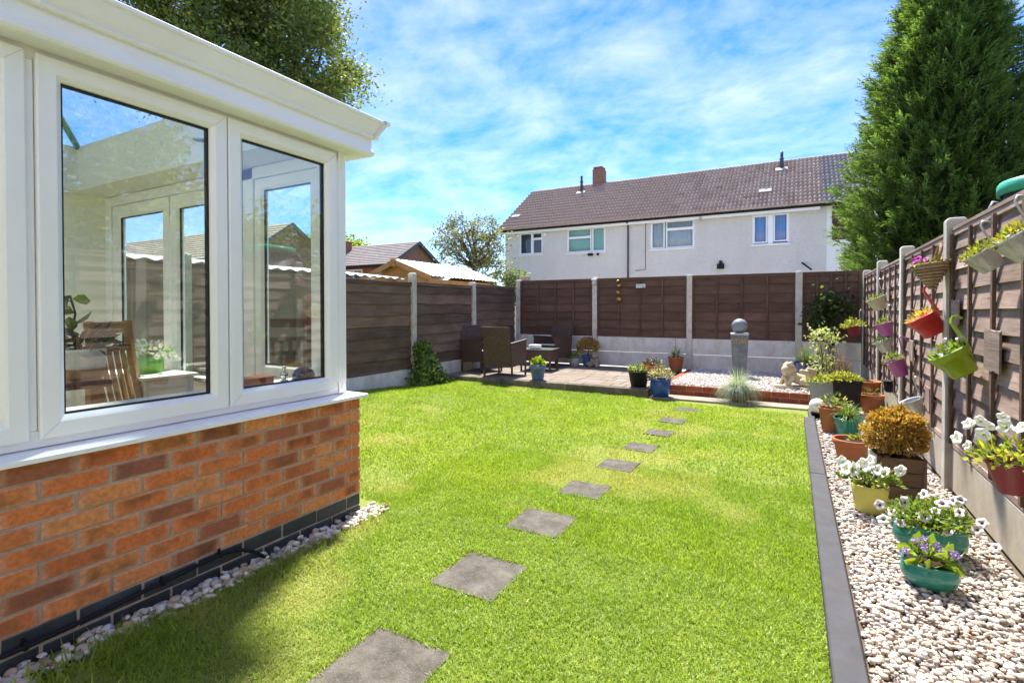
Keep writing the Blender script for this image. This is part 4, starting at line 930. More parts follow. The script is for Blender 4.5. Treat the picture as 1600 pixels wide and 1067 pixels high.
for s in (-1, 1):
    MB().add([(-9.55, 10.66, 2.50), (-9.55 + s * 1.25, 10.66, 2.03), (-9.55 + s * 1.25, 10.66, 2.17), (-9.55, 10.66, 2.64), (-9.55, 10.70, 2.50), (-9.55 + s * 1.25, 10.70, 2.03), (-9.55 + s * 1.25, 10.70, 2.17), (-9.55, 10.70, 2.64)], [(0, 1, 2, 3), (4, 7, 6, 5), (3, 2, 6, 7), (0, 4, 5, 1), (1, 5, 6, 2)]).build('bargeboard', M_pine, sh)
M_white_roof = m_plain('white_corrugated', (.66, .67, .68), .4, .4, .06, 3, 0)
for s in (-1, 1): corr(MB(), (-9.55, 10.72, 2.645), (-9.55, 14.1, 2.645), (-9.55 + s * 1.27, 10.72, 2.165), (-9.55 + s * 1.27, 14.1, 2.165), 80).build('roof', M_white_roof, sh, fix=False)
MB().bb((-9.64, 10.63, 2.44), (-9.46, 10.658, 2.66)).build('finial', M_pine, sh, bevel=.02)
lt = thing('lean_to', 'low white corrugated lean-to roof just over the left fence', 'shed', (-6.6, 5.6, 0))
corr(MB(), (-5.80, 2.0, 1.80), (-5.80, 6.75, 1.80), (-7.4, 2.0, 1.98), (-7.4, 6.75, 1.98), 100, .014).build('roof', M_white_roof, lt, fix=False)
MB().bb((-7.4, 2.1, -.05), (-7.3, 6.7, 1.93)).bb((-7.3, 6.6, -.05), (-5.9, 6.7, 1.78)).build('wall', M_pine, lt)
# water butt over the right fence
wb = thing('water_butt', 'grey water butt with green lid rising behind the right fence', 'water butt', (1.52, 4.72, .07))
MB().lathe([(0, .4), (.30, .4), (.34, 1.2), (.31, 2.02), (.0, 2.02)], 28).build('barrel', M_butt, wb, world=False)
MB().lathe([(.325, 1.985), (.345, 1.99), (.345, 2.05), (.33, 2.075), (.15, 2.11), (0, 2.115)], 28).build('lid', M_greylid, wb, world=False)
MB().tube([(-.32, .22, 1.75), (-.33, .26, 1.9), (-.30, .22, 1.98)], .025, 8).build('pipe', M_butt, wb, world=False)
MB().bb((-.32, -.32, -.14), (.32, .32, .3995)).build('stand', M_concrete, wb, world=False, bevel=.01)

# ------------------------------------------------------------------ trees
def broad_tree(name, label, base, trunk_top, crown, nclump, per, leaf, tint, alt=None, trunk_r=.16, clump_r=.8, seed=0, droop=0.0, group=None, limbs=14, fill=.35):
    """crown: list of (centre, radii) ellipsoids"""
    r = np.random.default_rng(seed); t = thing(name, label, 'tree', base, group=group); B = np.array(base); T = np.array(trunk_top)
    cl = []
    vol = np.array([c[1][0] * c[1][1] * c[1][2] for c in crown]); pk = r.choice(len(crown), nclump, p=vol / vol.sum())
    for k in pk:
        c, rad = crown[k]; d = r.normal(size=3); d /= np.linalg.norm(d); cl.append(np.array(c) + d * np.array(rad) * (fill + (1 - fill) * r.random() ** .45))
    cl = np.array(cl)
    mb = MB(); jit = r.normal(size=(3, 3)) * trunk_r * .5
    mid = [tuple(B + (T - B) * q + jit[i] * (1 if 0 < q < 1 else 0)) for i, q in enumerate((.33, .66))]
    mb.tube([tuple(B), mid[0], mid[1], tuple(T)], [trunk_r * 1.25, trunk_r, trunk_r * .9, trunk_r * .75], 10)
    mb.build('trunk', M_bark, t)
    mb = MB(); order = r.permutation(nclump)[:limbs]
    for k in order:
        e = cl[k]; m1 = T + (e - T) * .4 + r.normal(size=3) * .12 * np.linalg.norm(e - T) + np.array([0, 0, .08 * np.linalg.norm(e - T)]); m2 = T + (e - T) * .75 + r.normal(size=3) * .06 * np.linalg.norm(e - T)
        mb.tube([tuple(T), tuple(m1), tuple(m2), tuple(e)], [trunk_r * .5, trunk_r * .32, trunk_r * .18, trunk_r * .06], 6)
        for q in range(3):
            e2 = cl[r.integers(nclump)]
            if np.linalg.norm(e2 - m2) < np.linalg.norm(e - T) * .7: mb.tube([tuple(m2), tuple((m2 + e2) / 2 + r.normal(size=3) * .08), tuple(e2)], [trunk_r * .16, trunk_r * .1, trunk_r * .03], 5)
    mb.build('limbs', M_bark, t)
    n = nclump * per; ci = np.repeat(np.arange(nclump), per); cr_ = clump_r * r.uniform(.6, 1.25, nclump)[ci][:, None]
    off_ = NR.normal(size=(n, 3)) * np.array([.5, .5, .38]) * cr_; P = cl[ci] + off_; P[:, 2] -= droop * np.abs(off_[:, 0])
    D = NR.normal(size=(n, 3)); D[:, 2] = D[:, 2] * .6 - .35
    shade = (r.uniform(.75, 1.25, nclump)[ci])[:, None]
    leaves('crown', P, D, leaf * NR.uniform(.7, 1.3, n), leaf * .62, (tints(n, tint, .25, alt, .12) * shade).clip(.004, 1), M_leaf, t, org=base)
    return t
broad_tree('broadleaf_tree', 'tall dark green leafy tree rising over the conservatory roof', (-15.6, 10.4, 0), (-15.4, 10.3, 6.2), [((-14.8, 10.2, 9.4), (3.5, 3.2, 2.6)), ((-13.5, 10.4, 9.2), (1.9, 1.8, 2.0)), ((-16.5, 9.0, 10.8), (3.6, 3.5, 3.0)), ((-13.0, 10.6, 8.0), (1.4, 1.4, 1.3)), ((-14.6, 10.2, 11.6), (2.8, 2.8, 2.0))],
           165, 450, .125, (.14, .195, .05), (.26, .28, .08), .28, .76, 5, .1, limbs=40)
broad_tree('apple_tree', 'sparse grey green fruit tree left of the white house', (-11.2, 17.1, 0), (-11.1, 17.0, 2.9), [((-11.0, 17.0, 3.9), (1.35, 1.3, 1.1)), ((-11.9, 16.8, 4.2), (1.1, 1.0, .8)), ((-10.4, 17.2, 3.2), (1.0, 1.0, .7)), ((-12.3, 16.8, 3.5), (.6, .6, .5))],
           95, 62, .10, (.20, .23, .11), (.36, .33, .20), .13, .36, 8, .15, limbs=34, fill=.25)
broad_tree('far_tree', 'bright yellow green round tree behind the brick house roof', (-37.5, 33.5, 0), (-37.5, 33.5, 4.0), [((-37.5, 33.5, 6.2), (3.6, 3.0, 1.9))], 70, 110, .30, (.28, .38, .06), None, .25, 1.0, 12, 0, limbs=10)
broad_tree('low_tree', 'low dark leafy tree under the fruit tree beside the white house', (-10.6, 20.0, 0), (-10.6, 20.0, 1.4), [((-11.3, 19.6, 2.3), (1.3, 1.0, .75))], 36, 70, .13, (.14, .19, .06), None, .1, .4, 14, 0, limbs=10)
for k, (x_, y_, hh, sd) in enumerate(((6.8, 4.4, 4.9, 31), (7.6, 9.4, 4.0, 33), (8.4, 0.2, 5.2, 35))):
    broad_tree('garden_tree', ('leafy tree beyond the right fence mirrored in the large left pane', 'lower leafy tree beyond the right fence mirrored in the narrow pane', 'leafy tree beyond the right fence mirrored in the pane at the left picture edge')[k], (x_, y_, 0), (x_, y_, 2.0), [((x_, y_, hh - 1.6), (1.9, 2.3, 1.9)), ((x_ + .3, y_ + 1.2, hh - 2.3), (1.5, 1.5, 1.2))], 70, 150, .15, (.22, .27, .08), None, .16, .75, sd, 0, limbs=16)

def conifer(label, base, height, rbase, seed, nspray, prof, cols=(.040, .078, .016)):
    r = np.random.default_rng(seed); t = thing('conifer', label, 'tree', base)
    MB().tube([(base[0], base[1], -.05), (base[0], base[1], height * .5), (base[0] + .1, base[1], height * .95)], [.22, .14, .03], 8).build('trunk', M_bark, t)
    zz = r.random(nspray) ** 1.15 * height * .99; an = r.uniform(0, 2 * np.pi, nspray)
    pr = np.interp(zz / height, prof[0], prof[1]) * rbase
    lump = 1 + .13 * np.sin(an * 5 + zz * 2.3 + seed) + .10 * np.sin(an * 9 - zz * 3.7) + .06 * np.sin(an * 17 + zz * 7)
    depth = 1 - .34 * r.random(nspray) ** 2.0
    rad = pr * lump * depth
    C = np.stack([base[0] + np.cos(an) * rad, base[1] + np.sin(an) * rad, zz], 1)
    O = np.stack([np.cos(an), np.sin(an), r.uniform(.25, 1.1, nspray)], 1) + r.normal(size=(nspray, 3)) * .28; O = unit(O)
    SL_ = r.uniform(.16, .34, nspray) * np.interp(zz / height, [0, .8, 1], [1, 1, .8])
    S = unit(np.cross(O, r.normal(size=(nspray, 3)) + np.array([0, 0, 1.0])))
    m = 15; q = (np.arange(m) + .5) / m; sd = np.where(np.arange(m) % 2 == 0, 1.0, -1.0)
    Pb = C[:, None] + O[:, None] * (SL_[:, None] * q)[:, :, None]
    Dl = O[:, None] * .9 + S[:, None] * (sd * (1 - q * .5))[None, :, None] + r.normal(size=(nspray, m, 3)) * .16; Dl[:, :, 2] -= .12
    Ln = (SL_[:, None] * (.46 * (1 - q * .55))[None]) * r.uniform(.8, 1.2, (nspray, m))
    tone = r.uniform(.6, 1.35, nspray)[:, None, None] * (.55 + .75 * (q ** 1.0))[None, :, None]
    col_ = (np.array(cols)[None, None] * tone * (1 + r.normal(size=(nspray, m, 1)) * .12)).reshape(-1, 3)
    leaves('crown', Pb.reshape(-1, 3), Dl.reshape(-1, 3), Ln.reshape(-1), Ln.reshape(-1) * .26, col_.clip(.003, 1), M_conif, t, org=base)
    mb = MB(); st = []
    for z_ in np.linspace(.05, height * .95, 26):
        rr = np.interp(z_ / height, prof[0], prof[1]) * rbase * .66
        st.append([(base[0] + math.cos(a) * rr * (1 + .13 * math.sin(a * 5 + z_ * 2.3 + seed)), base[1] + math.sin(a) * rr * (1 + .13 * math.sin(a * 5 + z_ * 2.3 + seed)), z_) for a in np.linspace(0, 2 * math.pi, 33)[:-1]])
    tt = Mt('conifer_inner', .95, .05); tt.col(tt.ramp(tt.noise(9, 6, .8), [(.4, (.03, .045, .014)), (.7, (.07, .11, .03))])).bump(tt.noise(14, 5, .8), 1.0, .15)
    mb.sweep(st, closed=True, smooth=True).build('dark_core', tt.m, t)  # opaque core closing gaps, its colour darkened like the crown's shaded inside
PR = ([0, .06, .2, .39, .53, .67, .78, .9, 1], [.90, .98, 1.03, 1.0, .85, .63, .41, .20, .04])
conifer('tall dense green conifer rising behind the right end of the back fence', (2.36, 12.6, 0), 8.9, 1.40, 3, 14000, PR, (.13, .22, .045))
conifer('shorter conifer behind the right fence, showing right of the tall one', (4.5, 12.7, 0), 5.2, 1.5, 9, 4200, ([0, .1, .4, .7, .9, 1], [.9, 1, .95, .7, .4, .1]), (.13, .22, .045))

# ivy at the left fence
iv = thing('ivy', 'green leafy climber at the foot of the left fence post', 'climber', (-5.5, 6.80, .06))
n = 1900; h_ = NR.random(n) ** 1.4; a_ = NR.uniform(-1, 1, n)
P = np.stack([-5.63 + NR.random(n) * (.16 + .22 * (1 - h_)), 6.88 + a_ * (.10 + .32 * (1 - h_) ** 1.3) + .08 * (1 - h_), .07 + h_ * .66 + NR.normal(size=n) * .02], 1)
leaves('foliage', P, NR.normal(size=(n, 3)) + np.array([.5, -.2, .1]), .05 * NR.uniform(.7, 1.4, n), .042, tints(n, (.15, .24, .06), .3, (.28, .36, .09), .2), M_leaf, iv, org=(-5.5, 6.80, .06), hexa=True)
MB().tube([(-5.6, 6.85, .0), (-5.62, 6.87, .3), (-5.61, 6.84, .7)], .012, 6).build('stem', M_bark, iv)

# ------------------------------------------------------------------ pots and plants
def pot_prof(kind, r0, h):
    if kind == 'taper': return [(0, 0), (r0 * .68, 0), (r0 * .70, .006), (r0 * .93, h * .80), (r0 * 1.0, h * .80), (r0 * 1.02, h * .82), (r0 * 1.03, h * .985), (r0 * 1.01, h), (r0 * .94, h), (r0 * .91, h * .97), (r0 * .87, h * .84)]
    if kind == 'plain': return [(0, 0), (r0 * .72, 0), (r0 * .74, .006), (r0 * .99, h * .93), (r0 * 1.03, h * .95), (r0 * 1.04, h * .985), (r0 * 1.01, h), (r0 * .95, h), (r0 * .9, h * .84)]
    if kind == 'cup': return [(0, 0), (r0 * .70, 0), (r0 * .78, h * .05), (r0 * .9, h * .35), (r0 * .98, h * .75), (r0 * 1.0, h * .985), (r0 * .985, h), (r0 * .94, h), (r0 * .92, h * .97), (r0 * .9, h * .84)]
    if kind == 'bowl': return [(0, 0), (r0 * .66, 0), (r0 * .72, h * .04), (r0 * .96, h * .30), (r0 * 1.03, h * .52), (r0 * .99, h * .76), (r0 * .93, h * .85), (r0 * .935, h * .875), (r0 * .99, h * .90), (r0 * 1.0, h * .96), (r0 * .97, h), (r0 * .90, h * .99), (r0 * .87, h * .93), (r0 * .86, h * .82)]
    if kind == 'belly': return [(0, 0), (r0 * .70, 0), (r0 * .74, h * .03), (r0 * .93, h * .35), (r0 * 1.0, h * .62), (r0 * .96, h * .84), (r0 * .93, h * .88), (r0 * 1.02, h * .90), (r0 * 1.03, h * .97), (r0 * 1.0, h), (r0 * .92, h), (r0 * .88, h * .86)]
def flower_mesh(kind, cols, throat=None):
    mb = MB()
    if kind == 'petunia':
        n = 20; V = [(0, 0, -.5)]; rings = [(.16, -.3), (.30, -.05), (.75, .08), (1.0, .03)]
        for (q, z) in rings:
            for j in range(n):
                a = 2 * math.pi * j / n; k = 1 + (.09 * math.cos(5 * a) + rnd.uniform(-.05, .05) if q > .5 else 0); V.append((math.cos(a) * q * k, math.sin(a) * q * k, z + (.10 * math.cos(5 * a) + rnd.uniform(-.09, .09) - .08 if q > .9 else (.05 * math.cos(5 * a) if q > .5 else 0))))
        F = [(0, 1 + j, 1 + (j + 1) % n) for j in range(n)]
        for i in range(3):
            for j in range(n): F.append((1 + i * n + j, 1 + i * n + (j + 1) % n, 1 + (i + 1) * n + (j + 1) % n, 1 + (i + 1) * n + j))
        nthroat = 1 + 2 * n
    V = np.array(V, float); me = bpy.data.meshes.new('flower'); me.from_pydata([tuple(v) for v in V], [], F)
    c = np.ones((len(V), 4), np.float32); c[:, :3] = cols; c[:1 + n * 1, :3] = throat if throat is not None else cols
    if throat is not None: c[1 + n:1 + 2 * n, :3] = (np.array(throat) + np.array(cols)) / 2
    at = me.color_attributes.new('tint', 'FLOAT_COLOR', 'POINT'); at.data.foreach_set('color', c.ravel()); me.materials.append(M_petal)
    for p in me.polygons: p.use_smooth = True
    return me
FL_white = [flower_mesh('petunia', (.90, .90, .88), (.78, .80, .50)) for _ in range(5)]; FL_veined = [flower_mesh('petunia', (.84, .78, .79), (.16, .06, .10)) for _ in range(5)]; FL_pink = [flower_mesh('petunia', (.55, .06, .42), (.3, .02, .2)) for _ in range(3)]
def put_flowers(par, me, pts, size, face=(-.5, -.8, .5)):
    for p in pts:
        d = Vector(face).normalized() + Vector((rnd.uniform(-.6, .6), rnd.uniform(-.6, .6), rnd.uniform(-.3, .5)))
        o = piece('flower', rnd.choice(me), par, p, (d.to_track_quat('Z', 'Y') @ Euler((0, 0, rnd.uniform(0, 6.28))).to_quaternion()).to_euler()); s = size * rnd.uniform(.75, 1.2); o.scale = (s, s * rnd.uniform(.75, 1.0), s * rnd.uniform(.8, 1.5))
def petunia_plant(par, c, r, nleaf, tint, leaf=.04, up=.3, stems=12):
    P, D = foliage_ball(nleaf, c, r, up); leaves('foliage', P, D, leaf * NR.uniform(.6, 1.3, nleaf), leaf * .42, tints(nleaf, tint, .22, (.30, .34, .06), .12), M_leaf, par, hexa=True)
    mb = MB()
    for k in range(stems):
        d = Vector((rnd.uniform(-1, 1), rnd.uniform(-1, 1), rnd.uniform(.2, 1))); e = Vector(c) + Vector((d.x * r[0], d.y * r[1], d.z * r[2])) * .9
        mb.tube([Vector(c) + Vector((0, 0, -.06)), Vector(c).lerp(e, .5) + Vector((0, 0, .02)), e], [.0035, .003, .002], 5)
    mb.build('stem', m_green_stem, par, world=False)
m_green_stem = m_plain('green_stem', (.12, .18, .04), .6)
def potted(label, loc, kind, mat, r0, h, foliage=None, sq=0, sx=1, sy=1, rz=0, name='potted_plant', soil=.84, cat='plant pot', group=None, rot=None):
    t = thing(name, label, cat, loc, rz, group=group, rot=rot)
    MB().lathe(pot_prof(kind, r0, h), 32, sx=sx, sy=sy, square=sq, smooth=not sq).build('pot', mat, t, world=False)
    MB().lathe([(0, h * soil + .006), (r0 * .6, h * soil + .004), (r0 * .915, h * soil)], 20, sx=sx, sy=sy, square=sq).build('soil', M_soil, t, world=False, fix=False)
    return t
def fuzz(par, n, c, r, tint, leaf, wd=.5, alt=None, p=.15, up=.5, nm='foliage', mat=None, hexa=True, shell=.3):
    P, D = foliage_ball(n, c, r, up, shell=shell); 
    o = leaves(nm, P, D, leaf * NR.uniform(.6, 1.3, n), leaf * wd, tints(n, tint, .22, alt, p), mat or M_leaf, par, hexa=hexa)
    if nm == 'flower': o['kind'] = 'stuff'; o.name = 'blossoms'
    return o
def blades_tuft(par, n, L, wd, tint, spread, c=(0, 0, 0), nm='blade', mat=None, droop=.5, alt=None, r0=.03):
    a = NR.uniform(0, 2 * np.pi, n); tl = NR.random(n) ** .7 * spread; l = L * NR.uniform(.6, 1.1, n); V, seg = [], 5
    cs = tints(n, tint, .25, alt, .2); S = np.stack([-np.sin(a), np.cos(a), np.zeros(n)], 1); rows_ = []
    b0 = np.array(c)[None] + np.stack([np.cos(a), np.sin(a), np.zeros(n)], 1) * (NR.random(n) * r0)[:, None]
    for k in range(seg + 1):
        q = k / seg; ang = tl * (.35 + .65 * q) + droop * q * q * tl; hr = l * q * np.sin(np.minimum(ang, 2.2)) * .9; hz = l * q * np.cos(np.minimum(ang, 2.2))
        ctr = b0 + np.stack([np.cos(a) * hr, np.sin(a) * hr, hz], 1); w2 = wd * (1 - q * .85) / 2
        rows_ += [ctr - S * w2, ctr + S * w2]
    V = np.stack(rows_, 1).reshape(-1, 3); m = 2 * (seg + 1); b = np.arange(n)[:, None] * m
    F = np.concatenate([b + np.array([[2 * k, 2 * k + 1, 2 * k + 3, 2 * k + 2]]) for k in range(seg)])
    return np_mesh(nm, V, F, mat or M_leaf, par, np.repeat(cs, m, axis=0))

GB = .018
# --- along the gravel
t = thing('planter', 'weathered wooden planter box with a round golden brown bush', 'planter', (.575, 4.36, GB), R(8)); t.scale = (.86, .86, .96)
M_plank = m_wood('planter_wood', (.15, .09, .055), (.27, .18, .115), .8, .2, True)
for k in range(3):
    MB().bb((-.14, -.15, .002 + k * .098), (.14, -.132, .095 + k * .098)).build('plank', M_plank, t, world=False, bevel=.003)
    MB().bb((-.14, .132, .002 + k * .098), (.14, .15, .095 + k * .098)).build('plank', M_plank, t, world=False, bevel=.003)
    for s in (-1, 1): MB().bb((s * .147 - .008, -.131, .002 + k * .098), (s * .147 + .008, .131, .095 + k * .098)).build('plank', M_creamp if s < 0 else M_plank, t, world=False, bevel=.003)
for sx in (-1, 1):
    for sy in (-1, 1): MB().box((sx * .148, sy * .147, .15), (.022, .022, .302)).build('corner_strip', M_batten, t, world=False, bevel=.002)
MB().bb((-.135, -.13, .25), (.135, .13, .262)).build('soil', M_soil, t, world=False)
n = 5200; d = unit(NR.normal(size=(n, 3))); d[:, 2] = np.where(d[:, 2] < -.55, -d[:, 2], d[:, 2]); rr = (.45 + .55 * NR.random(n) ** .4)[:, None] * (1 + .12 * np.sin(d[:, :1] * 9) * np.sin(d[:, 1:2] * 8 + 1) + .08 * np.sin(d[:, 2:] * 13))
P = np.array([0.0, 0, .43]) + d * rr * np.array([.205, .205, .185]); leaves('bush', P, d + NR.normal(size=(n, 3)) * .6, .030 * NR.uniform(.6, 1.3, n), .017, tints(n, (.40, .24, .055), .3, (.50, .36, .10), .3), M_leaf, t)
mb = MB()
for k in range(40):
    dd = unit(NR.normal(size=(1, 3)))[0]; dd[2] = abs(dd[2]); mb.tube([(0, 0, .26), (dd[0] * .1, dd[1] * .1, .26 + .1 * dd[2] + .05), (dd[0] * .21, dd[1] * .21, .43 + .16 * (dd[2] - .2))], [.005, .003, .002], 5)
mb.build('twigs', M_bark, t, world=False)

t = potted('yellow pot of white petunias in front of the wooden planter', (.39, 3.92, GB), 'cup', M_yelp, .098, .175)
petunia_plant(t, (.0, 0, .18), (.15, .14, .12), 200, (.13, .20, .035), .045)
put_flowers(t, FL_white, [(-.04, -.04, .31), (-.13, -.03, .26), (-.09, -.06, .27), (.03, -.06, .28), (.07, -.05, .27), (.14, -.08, .30), (-.15, .02, .29), (-.04, -.02, .28), (.0, .0, .32)], .042)
t = potted('wide teal glazed bowl of pale veined petunias, behind the smaller teal bowl', (.60, 3.42, GB), 'bowl', M_teal, .155, .15, sy=.82)
petunia_plant(t, (.0, 0, .15), (.19, .16, .115), 620, (.20, .29, .055), .036, stems=24)
put_flowers(t, FL_veined, [(-.17, -.04, .19), (-.11, -.02, .245), (-.04, -.10, .21), (.05, -.13, .165), (.01, -.07, .24), (.11, -.04, .24), (.17, -.08, .18), (.10, .04, .27), (-.02, .05, .28), (-.20, -.03, .14), (.05, .0, .26), (.20, -.03, .20), (-.14, -.10, .16), (-.21, .05, .19), (.14, .08, .27), (.23, -.12, .12)], .029)
t = potted('small teal glazed bowl with lilac ageratum and broad green leaves, nearest pot to the camera', (.528, 3.005, GB), 'bowl', M_teal, .108, .115)
fuzz(t, 34, (-.01, 0, .11), (.085, .08, .075), (.19, .29, .035), .075, .62, None, 0, .2, 'leaf')
n = 420; cl_ = np.array([(-.05, -.03, .20), (-.02, -.02, .21), (.03, -.05, .175), (.07, -.04, .17), (.09, -.02, .165), (-.10, -.06, .155), (.02, -.03, .195), (-.03, -.06, .19)]); ci = NR.integers(0, 8, n)
leaves('blossoms', cl_[ci] + unit(NR.normal(size=(n, 3))) * .018 * NR.random((n, 1)) ** .3, NR.normal(size=(n, 3)), .012, .006, tints(n, (.42, .28, .66), .15), M_petal, t)
t = potted('terracotta pot with a few shoots, left of the wooden planter', (.385, 5.03, GB), 'taper', M_terra, .145, .215)
fuzz(t, 26, (.05, 0, .19), (.08, .08, .05), (.20, .26, .06), .05, .4)
t = potted('teal pot with spiky green plant between the terracotta pots', (.425, 6.12, GB), 'plain', M_teal, .125, .19)
blades_tuft(t, 260, .20, .012, (.13, .23, .04), 1.2, (0, 0, .15), 'foliage', alt=(.30, .32, .16))
t = potted('terracotta pot with sparse plant beside the globe lamp', (.30, 6.33, GB), 'plain', M_terra, .125, .25)
fuzz(t, 130, (.02, 0, .26), (.14, .12, .13), (.15, .21, .05), .045, .4, (.55, .50, .25), .2)
t = potted('leafy lime plant in a brown pot behind the golden bush', (.74, 5.75, GB), 'taper', M_terra, .12, .22); fuzz(t, 160, (0, 0, .25), (.14, .14, .14), (.18, .26, .04), .05, .4)
t = thing('planter', 'tall square black planter with yellow green foliage on top', 'planter', (.50, 7.52, GB), R(12))
MB().lathe([(0, 0), (.15, 0), (.155, .01), (.20, .38), (.21, .38), (.21, .415), (.195, .415), (.19, .37)], 4, smooth=False).build('pot', M_black, t, world=False); t.rotation_euler = (0, 0, R(4))
mb = MB()
for k in range(9): mb.bb((-.085 + k * .021, -.1035, .04), (-.078 + k * .021, -.0785, .30))
MB().bb((-.09, -.09, .35), (.09, .09, .365)).build('soil', M_soil, t, world=False)
fuzz(t, 420, (-.02, 0, .38), (.18, .16, .11), (.30, .34, .06), .05, .45, (.42, .42, .12), .3)
t = thing('planter', 'grey square planter of yellow green foliage beside the black planter', 'planter', (.27, 7.72, GB), R(-6))
MB().lathe([(0, 0), (.17, 0), (.175, .01), (.21, .32), (.225, .32), (.225, .355), (.21, .355), (.205, .32)], 4, smooth=False).build('pot', M_greyplanter, t, world=False); MB().bb((-.10, -.10, .28), (.10, .10, .30)).build('soil', M_soil, t, world=False)
fuzz(t, 300, (0, 0, .31), (.19, .17, .12), (.24, .29, .06), .05, .45, (.42, .44, .14), .3)
t = potted('tall terracotta pot standing behind the black planter by the fence post', (.76, 8.15, GB), 'plain', M_terra, .16, .34); fuzz(t, 30, (0, 0, .30), (.10, .10, .05), (.10, .10, .05), .05)
t = potted('lower terracotta pot with dry stems tucked under the right fence', (.78, 7.75, GB), 'taper', M_terra, .13, .22); fuzz(t, 30, (0, 0, .2), (.09, .09, .1), (.16, .13, .07), .05)
gl = thing('globe_lamp', 'white globe garden lamp on a black base at the end of the kerb', 'lamp', (.185, 7.05, GB)); MB().lathe([(0, 0), (.055, 0), (.055, .04), (.07, .045), (.07, .06), (0, .06)], 24).build('base', M_black, gl, world=False); MB().ball((0, 0, .138), .088, 3).build('globe', M_globe, gl, world=False)
# --- on the raised bed
BZ = .168
fo = thing('water_feature', 'grey stone ball fountain on a tapered square pillar in the white gravel', 'water feature', (-.88, 9.42, BZ), R(6))
MB().lathe([(.145, 0), (.190, .70), (.184, .715), (0, .715)], 4, Matrix.Rotation(0, 4, 'Z'), smooth=False).build('pillar', M_stone, fo, world=False, bevel=.004)
mb = MB(); MB().lathe([(.1832, .56), (.1885, .635)], 4, smooth=False).build('band', _m('mosaic_band', [(.4, (.10, .08, .05)), (.6, (.34, .27, .16))], 40, .7, .3), fo, world=False, fix=False)
for k in range(7):
    MB().box((-.105 + k * .035, -.1315, .597 + (.006 if k % 2 else -.006)), (.016, .012, .012)).build('mosaic_tile', M_stone, fo, world=False)
MB().lathe([(.19, .7), (.198, .705), (.198, .72), (.18, .728), (0, .728)], 4, smooth=False).build('cap', m_plain('pale_stone', (.42, .44, .45), .7), fo, world=False)
MB().ball((0, 0, .84), .125, 4).build('ball', m_plain('ball_stone', (.19, .215, .245), .55, .4, .2, 9, .1), fo, world=False)
t = potted('spiky silver blue fescue grass in a dark red pot before the brick edging', (-.735, 7.74, .022), 'bowl', glaze('dark_red_glaze', (.13, .018, .014)), .13, .15)
blades_tuft(t, 900, .36, .007, (.33, .42, .38), 1.45, (0, 0, .12), 'foliage', droop=.7, alt=(.50, .50, .36), r0=.07)
stt = thing('cherub_statue', 'pale sandstone cherub statue lying on its front with feet raised, on the white gravel', 'statue', (-.05, 8.42, BZ), R(-8))
mb = MB()
def cap_(p, q, a, b, k=7):
    for i in range(k):
        s = i / (k - 1); c = Vector(p).lerp(Vector(q), s); mb.ball(tuple(c), a + (b - a) * s, 2)
mb.ball((-.105, -.03, .245), (.075, .075, .085), 3); mb.ball((-.118, -.095, .225), .013, 2); mb.ball((-.075, -.05, .215), .03, 2); mb.ball((-.135, -.07, .212), .028, 2); mb.ball((-.105, -.082, .20), .022, 2)
for k in range(16):
    a = k * 2.4; mb.ball((-.09 + .08 * math.cos(a) * (.4 + k / 26), .0 + .075 * math.sin(a) * (.4 + k / 26), .345 - k * .007), .032, 2)
cap_((-.06, .0, .16), (.10, .03, .11), .075, .082); cap_((-.02, -.075, .165), (-.075, -.13, .05), .036, .030); cap_((-.10, .05, .165), (-.19, .0, .05), .036, .030); cap_((-.075, -.13, .045), (-.125, -.085, .155), .027, .022); cap_((-.19, .0, .045), (-.145, -.05, .155), .027, .022)
cap_((.10, .03, .10), (.24, .055, .06), .075, .05); cap_((.10, -.03, .09), (.235, -.05, .055), .065, .045)
cap_((.225, -.06, .06), (.15, -.07, .235), .048, .036); cap_((.235, .055, .06), (.215, .02, .25), .048, .036); cap_((.15, -.07, .235), (.09, -.12, .255), .036, .03, 5); cap_((.215, .02, .25), (.16, -.04, .275), .036, .03, 5)
body = mb.build('figure', M_sand, stt, world=False); rm_ = body.modifiers.new('remesh', 'REMESH'); rm_.mode = 'VOXEL'; rm_.voxel_size = .009; rm_.use_smooth_shade = True
MB().box((-.13, -.14, .022), (.26, .13, .03), R(12)).box((-.13, -.14, .042), (.24, .115, .012), R(12)).build('book', M_sand, stt, world=False, bevel=.006)
MB().ball((.04, .0, .018), (.30, .15, .022), 3).build('base', M_sand, stt, world=False)
t = potted('large dark blue glazed pot with thin green grasses behind the cherub statue', (.10, 9.30, BZ), 'plain', M_navy, .185, .30); blades_tuft(t, 330, .40, .005, (.10, .16, .06), .75, (0, 0, .24), 'foliage', droop=.5, alt=(.35, .30, .15), r0=.12)
MB().tube([(-.1, 0, .25), (-.2, .02, .5), (-.3, .0, .66)], .002, 4).tube([(0, 0, .25), (.05, .02, .5), (.1, .0, .68)], .002, 4).build('stem', m_green_stem, t, world=False)
pl = thing('shrub', 'tall pale green variegated shrub rising behind the grey planter', 'shrub', (.33, 8.55, .02)); mb = MB(); allP = []
for k in range(11):
    a = rnd.uniform(0, 6.28); rr_ = rnd.uniform(.04, .17); hh = rnd.uniform(.35, 1.0); pts_ = [(0, 0, 0), (math.cos(a) * rr_ * .5, math.sin(a) * rr_ * .5, hh * .5), (math.cos(a) * rr_ - .03, math.sin(a) * rr_, hh)]
    mb.tube(pts_, [.007, .005, .003], 5); allP += [(pts_[2][0] + rnd.gauss(0, .06), pts_[2][1] + rnd.gauss(0, .06), hh + rnd.gauss(-.02, .05)) for _ in range(34)] + [(pts_[1][0] + rnd.gauss(0, .05), pts_[1][1] + rnd.gauss(0, .05), hh * .55 + rnd.gauss(0, .07)) for _ in range(8)]
